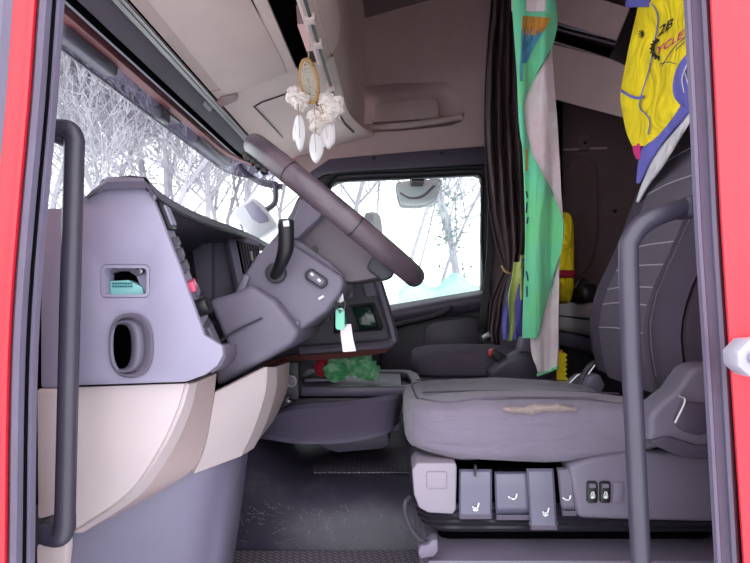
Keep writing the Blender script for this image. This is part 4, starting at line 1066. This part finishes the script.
# white lower hem and blue sleeve
jpatch([(712, 74), (702, 92), (688, 114), (672, 134), (660, 148), (650, 164), (641, 186), (635.5, 203)], [(735, 74), (715, 96), (696, 112), (688, 122), (676, 142), (660, 168), (647, 186), (637, 203)], 76, 202, 'jw', 'white_hem', -.012, 40, 8)
jpatch([(692, 50), (680, 66), (675, 82), (676, 96), (684, 106)], [(720, 50), (718, 80), (716, 90), (710, 100), (700, 106)], 50, 106, 'jb', 'blue_sleeve', -.014, 16, 8)
jpatch([(690, 92), (674, 118), (657, 138), (644, 148), (640, 162), (638, 182)], [(706, 92), (690, 112), (676, 128), (664, 142), (652, 160), (640, 184)], 94, 183, 'jb', 'blue_side', -.008, 24, 8)
jpatch([(634, 144), (635, 152), (639, 160)], [(641, 144), (641, 152), (641, 160)], 144, 159, 'pink', 'pink_tab', -.001, 6, 4)
jpatch([(640, -20), (628, 0), (627, 8)], [(668, -20), (652, 0), (650, 4)], -18, 7, 'jb', 'collar', -.008, 8, 6)
def jstroke(l, m, wd, name, off=-.016): obj(name, strokes(l, lambda u, v: JS(u, v, off), wd), m, jt, False)
def sp2(pts, n): return [(p.x, p.y) for p in spline([(a, b, 0) for a, b in pts], n)]
jstroke([sp2([(622, 91), (630, 96), (638, 98), (643, 96.5)], 12)], 'jb', 2.6, 'trim_band')
jstroke([sp2([(652, 4), (656, 10), (658, 20), (655, 40), (649, 70), (641, 96), (640, 108), (646, 114), (650, 122), (648, 134)], 30)], 'jb', 1.2, 'trim_line')
jstroke([sp2([(686, 36), (672, 50), (662, 66)], 12), sp2([(684, 42), (676, 50)], 6), sp2([(660, 64), (668, 62), (676, 64)], 10)], 'navy', .8, 'seam_line')
jstroke([sp2([(688, 62), (682, 78), (684, 92)], 8), [(684, 70), (688, 84), (692, 66)]], 'jw', 1.2, 'sleeve_flash', -.03)
ang_t = math.radians(34)
def JT(ox, oy, off=-.016):
    ca, sa = math.cos(ang_t), math.sin(ang_t)
    return lambda x, y: JS(ox + x * ca - y * sa * -.35 * 0 + y * .18, oy - x * sa - y * ca, off)
obj('jersey_lettering', text_bm('2B', JT(657, 37), 17, .1), 'ink', jt, False)
obj('jersey_lettering', text_bm('YCLE', JT(655, 56), 14, .1), 'pink', jt, False)
# half gear wheel in front of the letters
gear = []
for i in range(16):
    a = math.radians(100 + i * 11); r0, r1 = 8.2, (10.2 if i % 2 else 8.8)
    gear.append([(659.5 + 7.4 * math.cos(a) * .8, 49 - 8 * math.sin(a)), (659.5 + r1 * math.cos(a) * .9, 49 - r1 * math.sin(a) * 1.05)])
jstroke(gear, 'ink', 1.8, 'gear_emblem', -.0165)
jstroke([[(641 + 2.8 * math.cos(a), 34 + 4 * math.sin(a)), (643, 34)] for a in [i * math.pi / 4 for i in range(8)]], 'ink', .9, 'chest_emblem', -.0165)

# curtain
def curtain_bm():
    L = spline([(493, -30, 0), (490, 10, 0), (486, 60, 0), (484, 110, 0), (485, 160, 0), (489, 210, 0), (496, 245, 0), (503, 268, 0), (497, 285, 0), (491, 300, 0), (489, 318, 0), (488, 335, 0), (492, 350, 0)], 70)
    R = spline([(522, -30, 0), (522, 10, 0), (523, 60, 0), (524, 110, 0), (526, 160, 0), (527, 210, 0), (526, 245, 0), (519, 275, 0), (517, 285, 0), (516, 300, 0), (514, 318, 0), (510, 335, 0), (508, 350, 0)], 70)
    rows = []
    for a, b in zip(L, R):
        r = []
        for j in range(41):
            t = j / 40; u = a.x + (b.x - a.x) * t; v = a.y + (b.y - a.y) * t
            am = .035 * min(1, .25 + abs(v - 272) / 120)
            r.append(P(u, v, 2.60 + am * math.sin(t * 2 * math.pi * 4.5 + .6 * math.sin(v * .02)) + .012 * math.sin(t * 23 + v * .015)))
        rows.append(r)
    return grid(rows, .003)
cu = thing('curtain', 'dark brown cab curtain gathered with a tan cord beside the passenger window', 'curtain', P(500, 350, 2.6))
obj('cloth', curtain_bm(), 'curtain', cu, ang=1.5)
obj('tie_cord', tube([P(502, 266, 2.56), P(505, 271, 2.54), P(511, 274, 2.535), P(518, 277, 2.56)], .006, 8, 14), 'cord', cu)
cu2 = thing('curtain', 'near-black rear curtain hanging behind the green towel', 'curtain', P(530, 330, 2.75))
rows = []
for i in range(30):
    v = -30 + 370 * i / 29
    rows.append([P(505 + 58 * j / 40, v, 2.74 + .03 * math.sin(j * .9 + .3 * math.sin(v * .03))) for j in range(41)])
obj('cloth', grid(rows, .003), 'black', cu2, ang=1.5)
blt = thing('seat_belt', 'black passenger seat belt hanging from the door pillar', 'seat belt', P(485, 350, 2.7))
obj('webbing', cols([[(488, 200, 2.72), (486, 260, 2.70), (480, 310, 2.68), (478, 335, 2.62), (490, 350, 2.45)], [(494, 200, 2.72), (492, 260, 2.70), (487, 310, 2.68), (486, 335, 2.62), (500, 352, 2.45)]], 20, .003), 'black', blt)
obj('tongue', bevel(prism([(482, 336), (489, 332), (491, 336), (484, 340)], 2.50, 2.52), .002), 'silver', blt)

# garments behind
gm = thing('sports_top', 'violet and lime sports top draped over the passenger backrest', 'garment', P(514, 340, 2.05))
def GM(u, v, off=0): return P(u, v, 2.06 + .02 * math.sin(u * .5 + v * .03) + .01 * math.sin(v * .12) + off)
gL = spline([(522, 258, 0), (516, 270, 0), (510, 285, 0), (505, 305, 0), (503, 325, 0), (503, 340, 0)], 40)
rows = []
for p in gL: rows.append([GM(p.x + (530 - p.x) * j / 10, p.y) for j in range(11)])
obj('cloth', grid(rows, .005), 'jb', gm, ang=1.5)
rows = []
for i in range(20):
    v = 262 + 79 * i / 19; c = 517 - 8 * (v - 262) / 79 + 1.5 * math.sin(v * .1); wd = 5 - 2.6 * (v - 262) / 79
    rows.append([GM(c + wd * q, v, -.008) for q in (-1, -.5, 0, .5, 1)])
obj('lime_stripe', grid(rows, .003), 'lime', gm, ang=1.5)
rows = []
for i in range(20):
    v = 255 + 45 * i / 19; rows.append([GM(u, v, -.008) for u in (max(521 - (v - 255) * .12, 515), 521, 525, 530)])
obj('lime_shoulder', grid(rows, .003), 'lime', gm, ang=1.5)

yj = thing('yellow_sports_bag', 'yellow sports bag with red band standing on the lower bunk', 'bag', P(566, 300, 2.4))
obj('body', pillow(P(553, 0, 2.4).x, P(572.5, 0, 2.4).x, 2.35, 2.5, .634, P(0, 212, 2.4).z, .5, 24, 18), 'jy', yj, ang=2)
obj('red_band', pillow(P(552, 0, 2.4).x, P(573, 0, 2.4).x, 2.343, 2.507, P(0, 279, 2.4).z, P(0, 270, 2.4).z, .35, 24, 8), 'rose', yj, ang=2)
ys = thing('yellow_strip', 'yellow notched strip standing below the hem of the green towel', 'strip', P(562, 384, 1.9))
zz = [(558, 352)] + [q for k in range(6) for q in ((565, 353 + k * 4.6), (567.5, 355.3 + k * 4.6))] + [(567, 382), (558, 384)]
obj('strip', prism(zz, 1.82, 1.826), 'jy', ys)
obj('strip_backing', prism([(557, 350), (563, 350), (563, 385), (557, 385)], 1.827, 1.835, .001), 'orange', ys)
bg_ = thing('black_bag', 'small black bag on the lower bunk beside the yellow sports bag', 'bag', P(580, 305, 2.5))
obj('body', pillow(P(576, 0, 2.35).x, P(598, 0, 2.35).x, 2.3, 2.5, .633, P(0, 283, 2.4).z, .6, 24, 12), 'black', bg_, ang=2)
obj('handle', tube([P(575, 288, 2.35), P(580, 280, 2.35), P(586, 281, 2.35), P(590, 290, 2.35)], .008, 8, 14), 'black', bg_)

# ================================================================== DREAMCATCHER
dc = thing('dreamcatcher', 'dreamcatcher with tan ring and white feathers hanging from the overhead console', 'ornament', P(312, 165, 1.72))
DD = 1.72
obj('cord', tube([P(308.5, 29, DD), P(309.5, 45, DD), P(308, 60, DD)], .002, 6, 10), 'net', dc)
def ring_pt(a, s=1.0):
    c = P(309, 81, DD); ex = Vector((.030, -.03, -.010)); ez = Vector((-.010, 0, .066))
    return c + ex * math.cos(a) * s + ez * math.sin(a) * s
obj('ring', tube([ring_pt(2 * math.pi * i / 40) for i in range(41)], .0055, 8, None, False), 'wicker', dc)
for k in range(10):
    a = 2 * math.pi * k / 10
    obj('binding', tube([ring_pt(a + j * .025) for j in range(4)], .0066, 8), 'cord', dc)
for s in (.85, .68, .52, .36, .2):
    obj('net_ring', tube([ring_pt(2 * math.pi * i / 24 + s * 3, s * (1 + .06 * math.cos(8 * 2 * math.pi * i / 24))) for i in range(25)], .0026, 5, None, False), 'net', dc)
for k in range(12):
    a = 2 * math.pi * k / 12
    obj('net_thread', tube([ring_pt(a, .97), ring_pt(a + .35, .2)], .0016, 5), 'net', dc)
def feather(top, tip, wpx, m='feather', D=DD - .01, tw_=0.0):
    a = P(*top, D); b = P(*tip, D); d = b - a; L = d.length; d.normalize(); side = Vector((d.z, .3 + tw_, -d.x)).normalized(); wv = wpx * D / F / 2; rows = []
    for i in range(13):
        t = i / 12; h = wv * (math.sin(math.pi * min(1, t * .93 + .07)) ** .55) * (1 if t < .97 else .6)
        rows.append([a + d * L * t + side * h * q + Vector((0, -.006 * (1 - q * q) + .004 * math.sin(t * 6), 0)) for q in (-1, -.5, 0, .5, 1)])
    o = obj('feather', grid(rows, .0012), m, dc, ang=1.5)
    obj('quill', tube([a + Vector((0, -.009, 0)), b + Vector((0, -.009, 0))], .0012, 5), 'net', o)
def fluff(c, r, seed, nn=110):
    obj('down_core', blob(P(*c, DD), r * .85, seed * 1.7, (1, .7, 1), .5), 'down', dc)
    rn = random.Random(seed); bm = N(); cc = P(*c, DD)
    for _ in range(nn):
        d = Vector((rn.gauss(0, 1), rn.gauss(0, .8), rn.gauss(0, 1))).normalized(); l = r * rn.uniform(.6, 1.1); sd = d.orthogonal().normalized(); sd.rotate(Matrix.Rotation(rn.random() * 6.28, 3, d))
        p0 = cc + d * l * .1; p1 = cc + d * l * .6 + Vector((0, 0, -.1 * l)); p2 = cc + d * l + Vector((0, 0, -.25 * l)); wd = r * .16
        vs = [bm.verts.new(q) for q in (p0 - sd * wd * .3, p0 + sd * wd * .3, p1 + sd * wd, p1 - sd * wd, p2)]
        bm.faces.new((vs[0], vs[1], vs[2], vs[3])); bm.faces.new((vs[3], vs[2], vs[4]))
    o = obj('down_tuft', bm, 'down', dc, norm=False); o['kind'] = 'stuff'
for c, r, s in (((294, 94), .027, 1), ((300, 100), .03, 2), ((290, 98), .018, 9), ((314, 117), .026, 3), ((316, 126), .024, 4), ((327, 102), .034, 5), ((334, 108), .034, 6), ((328, 118), .026, 7), ((338, 102), .022, 8)): fluff(c, r, s)
feather((299, 116), (301, 152), 11); feather((297, 118), (295, 142), 8, 'feather', DD + .005, .4)
feather((315, 134), (317, 164), 14); feather((320, 136), (321, 158), 10, 'feather', DD + .008, .5)
feather((325, 122), (329, 150), 14, 'feather', DD + .0); feather((331, 120), (333, 147), 9, 'feather', DD + .01, .4)
for tp, bt_ in (((298, 92), (299, 117)), ((314, 106), (316, 135)), ((320, 104), (327, 124))):
    obj('string', tube([P(*tp, DD - .012), P(*bt_, DD - .012)], .0016, 5), 'cord', dc)
obj('bead', pillow(*[q for a, b in zip(P(318, 104, DD) - Vector((.007, .007, .007)), P(318, 104, DD) + Vector((.007, .007, .007))) for q in (a, b)], .9, 10, 8), 'wood', dc)

# ================================================================== OUTSIDE FITTINGS
# front mirror ahead of the windscreen
fm = thing('front_mirror', 'pale front view mirror on a bent arm outside the windscreen', 'mirror', P(255, 228, 3.05))
fmp = [(233.5, 215), (235, 209), (250, 198), (254, 197.5), (262, 204), (276, 223), (277, 226), (262, 236), (256, 238), (248, 233)]
obj('housing', bevel(prism(fmp, 3.02, 3.10), .012, 2), 'pale', fm)
obj('mirror_face', prism([(244, 206), (252, 200.5), (267, 216), (268, 221), (259, 223), (252, 219)], 3.012, 3.03, .002), 'grey', fm)
obj('arm', tube([P(240, 165, 3.06), P(246, 173, 3.06), P(262, 183, 3.06), (P(283, 187, 3.06))], .017, 8, 20), 'dark', fm)
obj('arm', tube([P(275, 182, 3.05), P(276, 195, 3.05), P(274, 204, 3.05), P(265, 211, 3.05)], .016, 8, 16), 'dark', fm)
km = thing('kerb_mirror', 'pale kerb mirror at the top of the passenger window', 'mirror', P(418, 206, 3.1))
kp = smoothpoly([(396, 190), (397, 183), (405, 181), (425, 180), (439, 179), (440.5, 185), (437, 197), (430, 203), (418, 206), (403, 205.5), (399, 203)], 36)
obj('housing', bevel(prism([tuple(p)[:2] for p in kp], 3.08, 3.18), .010, 2), 'dark', km)
obj('mirror_face', bevel(prism([(418 + (p.x - 418) * .95, 193 + (p.y - 193) * .93) for p in kp], 3.07, 3.09), .003), 'bright', km)
obj('mirror_sheen', cols([[(400, 192, 3.066), (410, 197, 3.066), (422, 195, 3.066), (433, 185, 3.066)], [(400, 194, 3.066), (410, 199, 3.066), (423, 197.5, 3.066), (436, 186, 3.066)]], 14, .002), 'grey', km)
obj('bracket', prism([(410, 174), (426, 174), (424, 181), (412, 181)], 2.93, 3.12, .004), 'black', km)
wm = thing('wide_mirror', 'small pale mirror head outside the passenger window behind the steering wheel', 'mirror', P(372, 240, 3.2))
obj('housing', bevel(prism([tuple(p)[:2] for p in smoothpoly([(364, 216), (368, 212), (376, 212), (381, 218), (382, 236), (374, 240), (365, 236)], 24)], 3.16, 3.24), .012, 2), 'pale', wm)
obj('arm', tube([P(366, 220, 3.18), P(350, 216, 3.1), P(336, 214, 2.98)], .012, 8, 10), 'dark', wm)

# smoked sun visor outside the screen with lamps and the red roof edge
sv = thing('sun_visor', 'smoked plastic exterior sun visor above the windscreen with marker lamps', 'sun visor', (-.85, 1.9, EYE + .62))
def vb(D):
    t = max(0, (D - 2.75) / .35); s = max(0, (.95 - D) / .3); return .30 * t * t + .3 * s * s
vis_r = []
for k in range(31):
    D = .66 + (3.04 - .66) * k / 30; b = vb(D)
    vis_r.append([Vector((x + b, D, EYE + z)) for x, z in ((-.85, .64), (-.862, .70), (-.86, .80), (-.83, .93), (-.80, 1.02))])
obj('smoked_sheet', grid(vis_r), 'smoke', sv)
obj('lower_edge', tube([r[0] for r in vis_r], .004, 6), 'dark', sv)
obj('roof_edge', along([(-.815, .70), (-.80, .668), (-.77, .668), (-.745, .72), (-.745, .90), (-.80, .95)], .66, 3.02, 20, 0, bow), 'red_shaded', sv)
obj('lower_seal', along([(-.765, .74), (-.75, .70), (-.735, .70), (-.735, .74)], .66, 2.96, 20, 0, bow), 'dark', sv)
for (y0, y1) in ((1.36, 1.62), (2.28, 2.72)):
    lm = obj('marker_lamp', bevel(plate([(-.855, .665), (-.845, .645), (-.80, .64), (-.79, .73), (-.855, .73)], [], lambda x, z: Vector((x, y0, EYE + z)), (0, y1 - y0, 0)), .012, 3), 'grey_d', sv)
    obj('lamp_lens', box(-.862, -.853, y0 + .02, y1 - .02, EYE + .67, EYE + .72, .004), 'pale', lm)
obj('bracket', box(-.83, -.80, 1.92, 2.0, EYE + .625, EYE + .70, .008), 'dark', sv)
obj('bracket', box(-.83, -.80, 1.90, 2.1, EYE + .66, EYE + .70, .008), 'dark', sv)
